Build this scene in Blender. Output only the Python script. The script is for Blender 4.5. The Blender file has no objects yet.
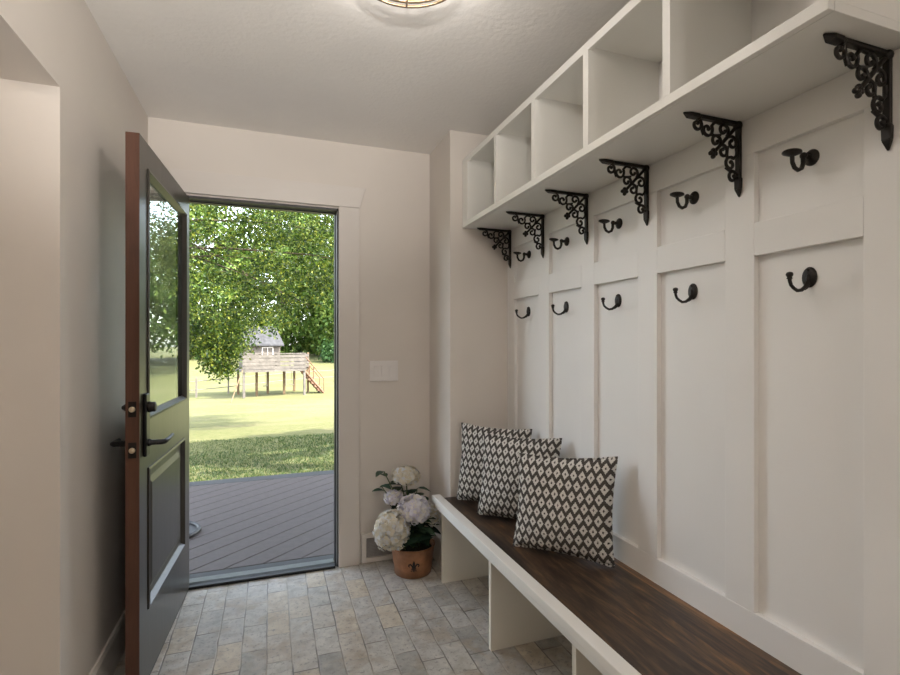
import bpy, bmesh, math, random
from mathutils import Vector, Matrix
import numpy as np

# ------------------------------------------------------------------ camera, world, sun, exposure
sc = bpy.context.scene
COL = sc.collection
PSI = math.atan(179 / 500.0)
cam_d = bpy.data.cameras.new('camera')
cam_d.sensor_width = 36.0
cam_d.lens = 20.0
cam_d.shift_y = 0.0061
cam_d.clip_end = 400
cam = bpy.data.objects.new('camera', cam_d)
cam.location = (0, 0, 1.285)
cam.rotation_euler = (math.pi / 2, 0, -PSI)
COL.objects.link(cam)
sc.camera = cam

sc.view_settings.view_transform = 'Standard'
sc.view_settings.look = 'None'
sc.view_settings.gamma = 1.0
sc.view_settings.use_curve_mapping = False
sc.view_settings.exposure = 0.12

SUN_DIR = Vector((0.66, -0.30, 0.69)).normalized()
world = bpy.data.worlds.new('sky')
sc.world = world
world.use_nodes = True
wn = world.node_tree
bg = wn.nodes['Background']
sky = wn.nodes.new('ShaderNodeTexSky')
sky.sky_type = 'NISHITA'
sky.sun_disc = False
sky.sun_elevation = math.asin(SUN_DIR.z)
sky.sun_rotation = math.atan2(SUN_DIR.x, SUN_DIR.y)
sky.air_density = 1.0
sky.dust_density = 2.0
hsv = wn.nodes.new('ShaderNodeHueSaturation')
hsv.inputs['Saturation'].default_value = 0.5
wn.links.new(sky.outputs[0], hsv.inputs['Color'])
wn.links.new(hsv.outputs[0], bg.inputs[0])
bg.inputs[1].default_value = 1.55

sun_d = bpy.data.lights.new('sun', 'SUN')
sun_d.energy = 17.0
sun_d.angle = 0.009
sun_d.color = (1.0, 0.95, 0.86)
sun = bpy.data.objects.new('sun', sun_d)
sun.rotation_euler = SUN_DIR.to_track_quat('Z', 'Y').to_euler()
sun.location = SUN_DIR * 40
COL.objects.link(sun)

LAMP_W, HALL_W, REAR_W, UP_W = 8.0, 18.0, 28.0, 200.0
LAMP_C = (1.0, 0.955, 0.91)

# ------------------------------------------------------------------ helpers
ORG = {}
SMOOTH_DEG = 40


def tag(o, label=None, cat=None, group=None, kind=None):
    if label: o['label'] = label
    if cat: o['category'] = cat
    if group: o['group'] = group
    if kind: o['kind'] = kind
    return o


def empty(name, loc=(0, 0, 0), rot=(0, 0, 0)):
    o = bpy.data.objects.new(name, None)
    o.empty_display_size = 0.1
    o.location = loc
    o.rotation_euler = rot
    COL.objects.link(o)
    return o


class MB:
    """collects geometry for one mesh object"""
    def __init__(self):
        self.v, self.f, self.s = [], [], []

    def add(self, vs, fs, smooth=False):
        n = len(self.v)
        self.v += [tuple(p) for p in vs]
        self.f += [tuple(i + n for i in q) for q in fs]
        self.s += [smooth] * len(fs)
        return self

    def box(self, x0, x1, y0, y1, z0, z1):
        x0, x1 = sorted((x0, x1)); y0, y1 = sorted((y0, y1)); z0, z1 = sorted((z0, z1))
        vs = [(x0, y0, z0), (x1, y0, z0), (x1, y1, z0), (x0, y1, z0), (x0, y0, z1), (x1, y0, z1), (x1, y1, z1), (x0, y1, z1)]
        return self.add(vs, [(0, 3, 2, 1), (4, 5, 6, 7), (0, 1, 5, 4), (1, 2, 6, 5), (2, 3, 7, 6), (3, 0, 4, 7)])

    def hexa(self, lo, hi):
        """eight corners: lo ring of four, hi ring of four"""
        return self.add(list(lo) + list(hi), [(0, 3, 2, 1), (4, 5, 6, 7), (0, 1, 5, 4), (1, 2, 6, 5), (2, 3, 7, 6), (3, 0, 4, 7)])

    def prism(self, pts, axis, a, b):
        """extrude polygon pts (2D) along axis from a to b"""
        def put(p, t):
            return (t, p[0], p[1]) if axis == 'x' else ((p[0], t, p[1]) if axis == 'y' else (p[0], p[1], t))
        n = len(pts)
        vs = [put(p, a) for p in pts] + [put(p, b) for p in pts]
        fs = [tuple(range(n)), tuple(range(2 * n - 1, n - 1, -1))]
        fs += [(i, i + n, (i + 1) % n + n, (i + 1) % n) for i in range(n)]
        return self.add(vs, fs)

    def tube(self, pts, r, n=8, sy=1.0, caps=True):
        """round rod through pts; r a number or list; sy scales the y thickness"""
        pts = [Vector(p) for p in pts]
        m = len(pts)
        rr = r if isinstance(r, (list, tuple)) else [r] * m
        vs, prev = [], None
        for i, p in enumerate(pts):
            t = (pts[min(i + 1, m - 1)] - pts[max(i - 1, 0)])
            if t.length < 1e-9: t = Vector((0, 0, 1))
            t.normalize()
            if prev is None:
                a = Vector((0, 1, 0)) if abs(t.y) < 0.9 else Vector((1, 0, 0))
            else:
                a = prev
            u = (a - t * a.dot(t)).normalized()
            w = t.cross(u)
            prev = u
            for k in range(n):
                an = 2 * math.pi * k / n
                d = u * math.cos(an) + w * math.sin(an)
                q = d * rr[i]
                vs.append(p + Vector((q.x, q.y * sy, q.z)))
        fs = []
        for i in range(m - 1):
            for k in range(n):
                a, b = i * n + k, i * n + (k + 1) % n
                fs.append((a, b, b + n, a + n))
        self.add(vs, fs, True)
        if caps:
            self.add(vs[:n], [tuple(range(n - 1, -1, -1))])
            self.add(vs[-n:], [tuple(range(n))])
        return self

    def lathe(self, prof, n=24, mat=None, sx=1.0, sy=1.0):
        """prof: (radius, height) revolved about local z; mat transforms it"""
        mat = mat or Matrix()
        m = len(prof)
        vs = []
        for (r, h) in prof:
            for k in range(n):
                a = 2 * math.pi * k / n
                vs.append(mat @ Vector((max(r, 1e-4) * math.cos(a) * sx, max(r, 1e-4) * math.sin(a) * sy, h)))
        fs = []
        for i in range(m - 1):
            for k in range(n):
                a, b = i * n + k, i * n + (k + 1) % n
                fs.append((a, b, b + n, a + n))
        fs.append(tuple(range(n - 1, -1, -1)))
        fs.append(tuple((m - 1) * n + k for k in range(n)))
        return self.add(vs, fs, True)

    def ball(self, c, r, n=12, m=8, s=(1, 1, 1)):
        prof = [(r * math.sin(math.pi * i / m), -r * math.cos(math.pi * i / m)) for i in range(m + 1)]
        return self.lathe(prof, n, Matrix.Translation(c) @ Matrix.Diagonal((s[0], s[1], s[2], 1)))

    def build(self, name, mat, parent=None, bevel=0.0, seg=2, world=True):
        off = Vector((0, 0, 0))
        if parent is not None and world:
            off = ORG.get(parent, Vector((0, 0, 0)))
        me = bpy.data.meshes.new(name)
        me.from_pydata([(Vector(p) - off)[:] for p in self.v], [], self.f)
        me.polygons.foreach_set('use_smooth', self.s)
        me.update()
        o = bpy.data.objects.new(name, me)
        COL.objects.link(o)
        if mat is not None: me.materials.append(mat)
        if parent is not None:
            o.parent = parent
            ORG[o] = ORG.get(parent, Vector((0, 0, 0)))
        if bevel:
            b = o.modifiers.new('bevel', 'BEVEL')
            b.width = bevel; b.segments = seg; b.limit_method = 'ANGLE'; b.angle_limit = math.radians(40)
        return o


def root(name, loc, label, cat, group=None, kind=None, rot=(0, 0, 0)):
    o = empty(name, loc, rot)
    ORG[o] = Vector(loc)
    return tag(o, label, cat, group, kind)


def box_obj(name, mat, parent, dims, bevel=0.0, seg=2):
    m = MB(); m.box(*dims)
    return m.build(name, mat, parent, bevel, seg)


def copy_tree(o, parent=None):
    c = o.copy(); COL.objects.link(c)
    if parent is not None: c.parent = parent
    for ch in list(o.children):
        copy_tree(ch, c)
    return c


# ------------------------------------------------------------------ materials
class NT:
    def __init__(self, name, rough=0.5, spec=0.5, metal=0.0):
        self.m = bpy.data.materials.new(name); self.m.use_nodes = True
        self.t = self.m.node_tree; self.n = self.t.nodes; self.l = self.t.links
        self.b = self.n['Principled BSDF']
        self.b.inputs['Roughness'].default_value = rough
        self.b.inputs['Specular IOR Level'].default_value = spec
        self.b.inputs['Metallic'].default_value = metal
        self.out = self.n['Material Output']

    def node(self, typ, **kw):
        x = self.n.new(typ)
        for k, v in kw.items(): setattr(x, k, v)
        return x

    def inp(self, sock, v):
        if isinstance(v, bpy.types.NodeSocket): self.l.new(v, sock)
        else: sock.default_value = v

    def math(self, op, a, b=0.0, c=None, clamp=False):
        x = self.node('ShaderNodeMath', operation=op, use_clamp=clamp)
        self.inp(x.inputs[0], a); self.inp(x.inputs[1], b)
        if c is not None: self.inp(x.inputs[2], c)
        return x.outputs[0]

    def coord(self, scale=(1, 1, 1), loc=(0, 0, 0), rot=(0, 0, 0), which='Object'):
        tc = self.node('ShaderNodeTexCoord'); mp = self.node('ShaderNodeMapping')
        self.l.new(tc.outputs[which], mp.inputs[0])
        mp.inputs['Scale'].default_value = scale; mp.inputs['Location'].default_value = loc
        mp.inputs['Rotation'].default_value = rot
        return mp.outputs[0]

    def noise(self, vec, scale, detail=4, rough=0.55, dist=0.0):
        x = self.node('ShaderNodeTexNoise')
        self.l.new(vec, x.inputs['Vector'])
        x.inputs['Scale'].default_value = scale; x.inputs['Detail'].default_value = detail
        x.inputs['Roughness'].default_value = rough; x.inputs['Distortion'].default_value = dist
        return x.outputs['Fac']

    def ramp(self, fac, stops):
        x = self.node('ShaderNodeValToRGB')
        self.inp(x.inputs[0], fac)
        e = x.color_ramp.elements
        while len(e) < len(stops): e.new(0.5)
        for q, (p, c) in zip(e, stops):
            q.position = p; q.color = (*c, 1) if len(c) == 3 else c
        return x.outputs[0]

    def mix(self, fac, a, b, mode='MIX'):
        x = self.node('ShaderNodeMix', data_type='RGBA', blend_type=mode)
        self.inp(x.inputs[0], fac)
        for s, v in ((x.inputs[6], a), (x.inputs[7], b)):
            if isinstance(v, tuple): v = (*v, 1) if len(v) == 3 else v
            self.inp(s, v)
        return x.outputs[2]

    def color(self, c):
        if isinstance(c, tuple): c = (*c, 1) if len(c) == 3 else c
        self.inp(self.b.inputs['Base Color'], c); return self

    def bump(self, h, strength=0.3, dist=0.01):
        x = self.node('ShaderNodeBump')
        x.inputs['Strength'].default_value = strength; x.inputs['Distance'].default_value = dist
        self.l.new(h, x.inputs['Height']); self.l.new(x.outputs[0], self.b.inputs['Normal']); return self


def paint(name, c, rough=0.55, bump=0.06, scale=90, dist=0.004, var=0.03):
    t = NT(name, rough, 0.35)
    v = t.coord()
    n1 = t.noise(v, 2.2, 3)
    t.color(t.ramp(n1, [(0.25, tuple(x * (1 - var) for x in c)), (0.75, tuple(min(1, x * (1 + var)) for x in c))]))
    t.bump(t.noise(v, scale, 3), bump, dist)
    return t.m


M = {}
M['wall'] = paint('wall_paint', (0.72, 0.665, 0.61), 0.6, 0.05, 120)
M['ceiling'] = paint('ceiling_texture', (0.86, 0.83, 0.795), 0.75, 0.28, 48, 0.008)
M['white'] = paint('white_millwork', (0.86, 0.845, 0.80), 0.42, 0.03, 160, 0.002, 0.02)
M['cream'] = paint('warm_bounce_white', (0.80, 0.75, 0.655), 0.5, 0.03, 150, 0.002, 0.02)  # white supports tinted cream to carry warm bounce light under the bench
M['panel'] = paint('white_panelling', (0.86, 0.84, 0.81), 0.45, 0.04, 140, 0.002, 0.025)
M['casing'] = paint('casing_paint', (0.72, 0.67, 0.625), 0.42, 0.02, 150, 0.002, 0.02)
M['plate'] = paint('switch_plastic', (0.80, 0.765, 0.745), 0.35, 0.0, 50)


def mk_tiles():
    t = NT('brick_floor', 0.5, 0.45)
    tc = t.node('ShaderNodeTexCoord'); sep = t.node('ShaderNodeSeparateXYZ')
    v0 = tc.outputs['Object']
    wob = t.node('ShaderNodeTexNoise'); t.l.new(v0, wob.inputs['Vector']); wob.inputs['Scale'].default_value = 9; wob.inputs['Detail'].default_value = 3
    add = t.node('ShaderNodeVectorMath', operation='MULTIPLY_ADD')
    t.l.new(wob.outputs['Color'], add.inputs[0]); add.inputs[1].default_value = (0.008, 0.008, 0); t.l.new(v0, add.inputs[2])
    t.l.new(add.outputs[0], sep.inputs[0])
    u = t.math('DIVIDE', t.math('ADD', sep.outputs[0], 0.017 - 0.004 + 9.85), 0.0985)
    ci = t.math('FLOOR', u)
    par = t.math('MODULO', ci, 2.0)
    hsh = t.node('ShaderNodeTexWhiteNoise', noise_dimensions='1D'); t.l.new(ci, hsh.inputs['W'])
    jit = t.math('MULTIPLY', t.math('SUBTRACT', hsh.outputs['Value'], 0.5), 0.16)
    v = t.math('ADD', t.math('DIVIDE', t.math('ADD', sep.outputs[1], 20.07), 0.2), t.math('ADD', t.math('MULTIPLY', par, 0.5), jit))
    ri = t.math('FLOOR', v)
    fu, fv = t.math('FRACT', u), t.math('FRACT', v)
    du = t.math('MULTIPLY', t.math('MINIMUM', fu, t.math('SUBTRACT', 1.0, fu)), 0.0985)
    dv = t.math('MULTIPLY', t.math('MINIMUM', fv, t.math('SUBTRACT', 1.0, fv)), 0.2)
    d = t.math('MINIMUM', du, dv)
    mask = t.math('SMOOTH_MIN', t.math('DIVIDE', t.math('SUBTRACT', d, 0.0016), 0.0022, clamp=True), 1.0, 0.1)
    cmb = t.node('ShaderNodeCombineXYZ'); t.l.new(ci, cmb.inputs[0]); t.l.new(ri, cmb.inputs[1])
    wn_ = t.node('ShaderNodeTexWhiteNoise', noise_dimensions='2D'); t.l.new(cmb.outputs[0], wn_.inputs['Vector'])
    cmb2 = t.node('ShaderNodeCombineXYZ'); t.l.new(ri, cmb2.inputs[0]); t.l.new(ci, cmb2.inputs[1])
    wn2 = t.node('ShaderNodeTexWhiteNoise', noise_dimensions='2D'); t.l.new(cmb2.outputs[0], wn2.inputs['Vector'])
    base = t.ramp(wn_.outputs['Value'], [(0.0, (0.38, 0.37, 0.345)), (0.12, (0.47, 0.46, 0.43)), (0.45, (0.57, 0.555, 0.515)), (0.72, (0.52, 0.505, 0.475)), (0.9, (0.59, 0.545, 0.47)), (1.0, (0.60, 0.535, 0.43))])
    n1 = t.noise(v0, 16, 6, 0.65)
    n2 = t.noise(v0, 55, 5, 0.7)
    n3 = t.noise(v0, 7, 3, 0.6, 0.6)
    c = t.mix(0.55, base, t.ramp(n1, [(0.28, (0.2, 0.195, 0.18)), (0.5, (0.5, 0.5, 0.5)), (0.72, (0.78, 0.75, 0.68))]), 'OVERLAY')
    c = t.mix(t.ramp(n3, [(0.50, (0, 0, 0)), (0.66, (0.5, 0.5, 0.5))]), c, (0.36, 0.27, 0.17))
    c = t.mix(t.ramp(n2, [(0.54, (0, 0, 0)), (0.64, (0.7, 0.7, 0.7))]), c, (0.24, 0.23, 0.215))
    grout = t.ramp(t.noise(v0, 6, 2), [(0.38, (0.19, 0.175, 0.155)), (0.6, (0.46, 0.42, 0.36))])
    t.color(t.mix(mask, grout, c))
    t.inp(t.b.inputs['Roughness'], t.ramp(n1, [(0.3, (0.38, 0.38, 0.38)), (0.7, (0.6, 0.6, 0.6))]))
    hgt = t.math('ADD', t.math('MULTIPLY', mask, 0.6), t.math('ADD', t.math('MULTIPLY', n1, 0.35), t.math('MULTIPLY', n2, 0.15)))
    t.bump(hgt, 0.55, 0.006)
    return t.m


def mk_wood(name, stops, along='y', grain=1.0, rough=0.38, bump=0.08, planks=None):
    t = NT(name, rough, 0.45)
    s = {'y': (6.5, 0.8, 6.5), 'x': (0.9, 9, 9), 'z': (9, 9, 0.7)}[along]
    v = t.coord(scale=tuple(k * grain for k in s))
    n1 = t.noise(v, 2.3, 8, 0.66, 1.3)
    n2 = t.noise(v, 14, 4, 0.6, 0.2)
    f = t.math('ADD', t.math('MULTIPLY', n1, 0.75), t.math('MULTIPLY', n2, 0.25))
    if planks:
        sep = t.node('ShaderNodeSeparateXYZ'); tc = t.node('ShaderNodeTexCoord'); t.l.new(tc.outputs['Object'], sep.inputs[0])
        pid = t.math('FLOOR', t.math('DIVIDE', sep.outputs[0], planks))
        w = t.node('ShaderNodeTexWhiteNoise', noise_dimensions='1D'); t.l.new(pid, w.inputs['W'])
        f = t.math('ADD', f, t.math('MULTIPLY', t.math('SUBTRACT', w.outputs['Value'], 0.5), 0.16))
    t.color(t.ramp(f, stops))
    t.bump(f, bump, 0.003)
    return t.m


M['tiles'] = mk_tiles()
M['walnut'] = mk_wood('dark_walnut_seat', [(0.33, (0.020, 0.013, 0.010)), (0.45, (0.055, 0.034, 0.022)), (0.53, (0.115, 0.066, 0.036)), (0.62, (0.25, 0.125, 0.05)), (0.75, (0.36, 0.19, 0.08))], 'y', 1.0, 0.36, 0.06, 0.088)
M['door'] = mk_wood('dark_stained_door', [(0.3, (0.030, 0.026, 0.021)), (0.55, (0.052, 0.045, 0.036)), (0.75, (0.075, 0.064, 0.052))], 'z', 1.0, 0.30, 0.12)
M['door_edge'] = mk_wood('reddish_door_edge', [(0.3, (0.07, 0.030, 0.018)), (0.55, (0.115, 0.05, 0.031)), (0.75, (0.15, 0.07, 0.045))], 'z', 1.0, 0.4, 0.05)


def simple(name, c, rough=0.5, metal=0.0, spec=0.5, var=0.12, scale=30, bump=0.0):
    t = NT(name, rough, spec, metal)
    v = t.coord(); n = t.noise(v, scale, 3)
    t.color(t.ramp(n, [(0.3, tuple(x * (1 - var) for x in c)), (0.7, tuple(min(1, x * (1 + var)) for x in c))]))
    if bump: t.bump(n, bump, 0.004)
    return t.m


M['iron'] = simple('dark_bronze_iron', (0.016, 0.012, 0.009), 0.42, 0.35, 0.5, 0.3, 60, 0.1)
M['black'] = simple('black_hardware', (0.012, 0.012, 0.013), 0.35, 0.3)
M['brass'] = simple('pale_brass_bolt', (0.72, 0.6, 0.42), 0.35, 0.6)
M['bronze'] = simple('brushed_bronze', (0.23, 0.165, 0.105), 0.35, 0.8)
M['sill'] = simple('grey_metal_sill', (0.154, 0.168, 0.182), 0.4, 0.4)
M['jamb'] = simple('dark_bronze_jamb', (0.05, 0.048, 0.046), 0.45)
M['deck_border'] = simple('grey_deck_border', (0.043, 0.045, 0.048), 0.6, 0, 0.4, 0.15, 12)
M['rubber'] = simple('dark_grey_rubber', (0.026, 0.027, 0.030), 0.55)
M['rubber_in'] = simple('worn_rubber_floor', (0.07, 0.072, 0.075), 0.6)
M['vent_grille'] = simple('grey_vent_slats', (0.34, 0.32, 0.31), 0.5)
M['weathered'] = simple('weathered_grey_timber', (0.113, 0.100, 0.086), 0.8, 0, 0.2, 0.25, 5)
M['post'] = simple('tan_timber_post', (0.128, 0.087, 0.048), 0.8, 0, 0.2, 0.25, 5)
M['stair'] = simple('brown_stair_timber', (0.154, 0.084, 0.052), 0.8, 0, 0.2, 0.25, 5)
M['shingle'] = simple('grey_shingle', (0.051, 0.051, 0.053), 0.9, 0, 0.2, 0.3, 6)
M['siding'] = simple('brown_grey_siding', (0.110, 0.095, 0.080), 0.9, 0, 0.2, 0.2, 6)
M['bark'] = simple('grey_brown_bark', (0.10, 0.075, 0.055), 0.95, 0, 0.2, 0.35, 12, 0.5)
M['fence'] = simple('dark_fence_wood', (0.14, 0.12, 0.10), 0.9)
M['roof_out'] = simple('house_roof_shingle', (0.12, 0.11, 0.10), 0.9)
M['house'] = simple('house_siding', (0.55, 0.52, 0.48), 0.8)
M['copper'] = simple('aged_copper_bucket', (0.36, 0.17, 0.085), 0.42, 0.35, 0.5, 0.35, 14, 0.1)
M['emblem'] = simple('black_stencil', (0.012, 0.010, 0.010), 0.6)
M['stem'] = simple('green_stem', (0.09, 0.13, 0.045), 0.6)
M['soil'] = simple('dark_moss', (0.03, 0.03, 0.018), 0.95, 0, 0.2, 0.4, 60, 0.6)


def mk_glass(name, tint=(0.93, 0.97, 0.95)):
    t = NT(name)
    t.n.remove(t.b)
    g = t.node('ShaderNodeBsdfGlass'); g.inputs['Color'].default_value = (*tint, 1); g.inputs['Roughness'].default_value = 0.0; g.inputs['IOR'].default_value = 1.5
    t.l.new(g.outputs[0], t.out.inputs[0])
    return t.m


M['glass'] = mk_glass('clear_door_glass')


def mk_leaf(name, stops, trans=0.35, rough=0.5, spec=0.3):
    t = NT(name, rough, spec)
    geo = t.node('ShaderNodeNewGeometry')
    c = t.ramp(geo.outputs['Random Per Island'], stops)
    t.color(c)
    if trans:
        tr = t.node('ShaderNodeBsdfTranslucent'); t.l.new(c, tr.inputs[0])
        mx = t.node('ShaderNodeMixShader'); mx.inputs[0].default_value = trans
        t.l.new(t.b.outputs[0], mx.inputs[1]); t.l.new(tr.outputs[0], mx.inputs[2]); t.l.new(mx.outputs[0], t.out.inputs[0])
    return t.m


M['leaf'] = mk_leaf('maple_leaves', [(0.0, (0.010, 0.027, 0.004)), (0.4, (0.032, 0.064, 0.008)), (0.75, (0.085, 0.128, 0.014)), (1.0, (0.212, 0.230, 0.029))], 0.4)
M['leaf_far'] = mk_leaf('far_leaves', [(0.0, (0.037, 0.083, 0.012)), (0.5, (0.100, 0.170, 0.027)), (1.0, (0.214, 0.265, 0.058))], 0.35)
M['leaf_dark'] = mk_leaf('dark_shrub_leaves', [(0.0, (0.02, 0.06, 0.015)), (1.0, (0.07, 0.14, 0.035))], 0.25)
M['leaf_pot'] = mk_leaf('silk_leaves', [(0.0, (0.018, 0.045, 0.028)), (0.6, (0.035, 0.075, 0.045)), (1.0, (0.07, 0.105, 0.055))], 0.1, 0.5)
M['petal_cream'] = mk_leaf('cream_petals', [(0.0, (0.74, 0.66, 0.50)), (0.5, (0.82, 0.77, 0.66)), (1.0, (0.80, 0.82, 0.86))], 0.25, 0.6)
M['petal_lilac'] = mk_leaf('lilac_white_petals', [(0.0, (0.74, 0.71, 0.84)), (0.5, (0.84, 0.82, 0.87)), (1.0, (0.88, 0.83, 0.74))], 0.25, 0.6)
M['shaded_blade'] = mk_leaf('shade_dark_blades', [(0.0, (0.022, 0.052, 0.010)), (0.6, (0.045, 0.080, 0.016)), (1.0, (0.10, 0.125, 0.035))], 0.3)  # darkened and greened to deepen the shade on the near lawn


def mk_lawn():
    t = NT('lawn', 0.9, 0.15)
    v = t.coord()
    n1 = t.noise(v, 0.5, 5, 0.6); n2 = t.noise(v, 7, 6, 0.7); n3 = t.noise(t.coord(scale=(0.25, 1.6, 1)), 0.9, 5, 0.65)
    c = t.ramp(n2, [(0.3, (0.071, 0.082, 0.024)), (0.55, (0.111, 0.112, 0.045)), (0.75, (0.141, 0.135, 0.066))])
    c = t.mix(t.ramp(n1, [(0.45, (0, 0, 0)), (0.62, (0.6, 0.6, 0.6))]), c, (0.141, 0.131, 0.063))
    c = t.mix(t.ramp(n3, [(0.52, (0, 0, 0)), (0.68, (0.5, 0.5, 0.5))]), c, (0.099, 0.106, 0.035))
    t.color(c); t.bump(n2, 0.4, 0.05)
    return t.m


M['lawn'] = mk_lawn()


def mk_deck():
    t = NT('composite_deck_board', 0.6, 0.35)
    v = t.coord(); geo = t.node('ShaderNodeNewGeometry')
    n = t.noise(v, 20, 5, 0.65)
    c = t.ramp(geo.outputs['Random Per Island'], [(0.0, (0.069, 0.058, 0.055)), (1.0, (0.086, 0.071, 0.068))])
    c = t.mix(0.35, c, t.ramp(n, [(0.3, (0.3, 0.3, 0.3)), (0.7, (0.7, 0.7, 0.7))]), 'OVERLAY')
    t.color(c); t.bump(n, 0.15, 0.004)
    return t.m


M['deck'] = mk_deck()


def mk_cushion():
    t = NT('diamond_weave', 0.92, 0.1)
    tc = t.node('ShaderNodeTexCoord'); sep = t.node('ShaderNodeSeparateXYZ'); t.l.new(tc.outputs['Object'], sep.inputs[0])
    PX, PY = 0.033, 0.077
    step = 0.0024
    q = lambda s: t.math('MULTIPLY', t.math('ROUND', t.math('DIVIDE', s, step)), step)
    x, y = q(sep.outputs[0]), q(sep.outputs[1])

    def lat(ox, oy):
        a = t.math('ABSOLUTE', t.math('MULTIPLY', t.math('SUBTRACT', t.math('FRACT', t.math('ADD', t.math('DIVIDE', x, PX), ox)), 0.5), PX))
        b = t.math('ABSOLUTE', t.math('MULTIPLY', t.math('SUBTRACT', t.math('FRACT', t.math('ADD', t.math('DIVIDE', y, PY), oy)), 0.5), PY))
        return t.math('ADD', t.math('DIVIDE', a, 0.0144), t.math('DIVIDE', b, 0.0215))
    d = t.math('MINIMUM', lat(20.0, 20.0), lat(20.5, 20.5))
    dia = t.math('LESS_THAN', d, 0.98)
    dot = t.math('LESS_THAN', d, 0.27)
    fac = t.math('SUBTRACT', dia, dot)
    v = t.coord()
    fz = t.noise(v, 300, 2)
    dark = t.ramp(fz, [(0.3, (0.060, 0.053, 0.048)), (0.7, (0.105, 0.095, 0.087))])
    lite = t.ramp(fz, [(0.3, (0.58, 0.56, 0.52)), (0.7, (0.76, 0.74, 0.69))])
    t.color(t.mix(fac, dark, lite))
    wv = t.noise(t.coord(scale=(1, 1, 1)), 420, 2)
    t.bump(t.math('ADD', wv, t.math('MULTIPLY', fac, 0.4)), 0.35, 0.002)
    return t.m


M['cushion'] = mk_cushion()


def mk_emit(name, c, s):
    t = NT(name)
    t.color(c); t.b.inputs['Emission Color'].default_value = (*c, 1); t.b.inputs['Emission Strength'].default_value = s
    return t.m


M['bulb'] = mk_emit('lit_bulb', (1.0, 0.9, 0.76), 3.0)

# ------------------------------------------------------------------ room shell
XL, XR, XP = -0.592, 1.257, 1.275       # left wall face, right battens face, right panel face
BY, CY, CX = 2.925, 2.55, 0.914          # back wall face, chase front, chase side
ZC = 2.44
YR = -2.3                                # rear wall behind the camera
HX = -2.6                                # far side of the side hall
OX0, OX1, OZ = -0.455, 0.366, 2.056      # door opening
S = dict(kind='structure')


def struct(name, m, mat, label=None, bevel=0.0):
    o = m.build(name, mat, None, bevel)
    return tag(o, label, None, None, 'structure')


struct('floor', MB().box(HX - 0.1, XP + 0.1, YR - 0.1, 2.93, -0.08, 0.0), M['tiles'], 'grey and tan brick paver floor of the entry')
struct('ceiling', MB().box(HX - 0.1, XP + 0.1, YR - 0.1, BY + 0.15, ZC, ZC + 0.12), M['ceiling'], 'lightly textured pale ceiling')
m = MB()
m.box(XL - 0.3, OX0, BY, BY + 0.085, 0, ZC)
m.box(OX1, XP + 0.1, BY, BY + 0.085, 0, ZC)
m.box(OX0, OX1, BY, BY + 0.085, OZ, ZC)
struct('wall_back', m, M['wall'], 'pale wall around the open doorway')
m = MB()
m.box(XL - 0.14, XL, 1.795, BY, 0, ZC)
m.box(XL - 0.14, XL, YR, 1.795, 2.048, ZC)
m.box(XL - 0.14, XL, YR, -0.4, 0, 2.048)
struct('wall_left', m, M['wall'], 'pale left wall with a wide opening to the side hall')
struct('wall_hallway', MB().box(HX, XL - 0.14, 1.795, 1.9, 0, ZC).box(HX - 0.1, HX, YR, 1.9, 0, ZC), M['wall'], 'pale wall of the side hall left of the doorway')
struct('wall_rear', MB().box(HX, XP + 0.1, YR - 0.1, YR, 0, ZC), M['wall'], 'pale rear wall of the entry')
struct('wall_right', MB().box(XP, XP + 0.1, YR, BY, 0, ZC), M['panel'], 'white panelled right wall')
struct('wall_chase', MB().box(CX, XP, CY, BY, 0, ZC), M['wall'], 'pale boxed corner pier between doorway and bench', 0.002)
struct('baseboard_left', MB().prism([(XL, 0.0), (XL + 0.014, 0.0), (XL + 0.014, 0.125), (XL + 0.008, 0.14), (XL, 0.14)], 'y', 1.795, BY), M['casing'], 'painted baseboard along the left wall')

# board-and-batten panelling: stiles and rails proud of the panel face
wr = root('trim_1', (XR, 1.6, 0), 'white board and batten panelling above the bench', None, None, 'structure')
zt, zm0, zm1, zb0, zb1 = 1.812, 1.526, 1.617, 0.44, 0.538
edges = [(2.463, CY), (2.101, 2.199), (1.745, 1.837), (1.387, 1.482), (1.018, 1.112), (0.652, 0.747)]
for (a, b) in edges:
    box_obj('batten', M['panel'], wr, (XR, XP + 0.001, a, b, zb1, zt), 0.0015)
box_obj('top_rail', M['panel'], wr, (XR, XP + 0.001, YR, CY, zt, 1.912), 0.0015)
box_obj('top_rail', M['panel'], wr, (XR, XP + 0.001, YR, CY, zb0, zb1), 0.0015).name = 'bottom_rail'
box_obj('batten', M['panel'], wr, (XR, XP + 0.001, YR, 0.28, zb1, zt), 0.0015)
for (a, b) in zip(edges[1:], edges[:-1]):
    box_obj('middle_rail', M['panel'], wr, (XR, XP + 0.001, a[1], b[0], zm0, zm1), 0.0015)
box_obj('middle_rail', M['panel'], wr, (XR, XP + 0.001, 0.28, 0.652, zm0, zm1), 0.0015)

# ------------------------------------------------------------------ door frame
cs = root('trim_2', (0.4, BY, 0), 'pale flat door casing with a flared head', None, None, 'structure')
box_obj('side_casing', M['casing'], cs, (OX1, 0.483, BY - 0.019, BY, 0, 2.066), 0.0015)
box_obj('side_casing', M['casing'], cs, (-0.572, OX0, BY - 0.019, BY, 0, 2.066), 0.0015)
m = MB()
m.hexa([(-0.572, BY - 0.024, 2.066), (0.483, BY - 0.024, 2.066), (0.483, BY, 2.066), (-0.572, BY, 2.066)],
       [(-0.588, BY - 0.028, 2.181), (0.518, BY - 0.036, 2.181), (0.518, BY, 2.181), (-0.588, BY, 2.181)])
m.build('head_casing', M['casing'], cs, 0.0015)
jb = root('trim_3', (0, BY, 0), 'dark bronze door jamb and weatherstrip', None, None, 'structure')
box_obj('jamb', M['jamb'], jb, (OX1 - 0.010, OX1 + 0.001, BY - 0.004, BY + 0.095, 0.0, OZ))
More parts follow.
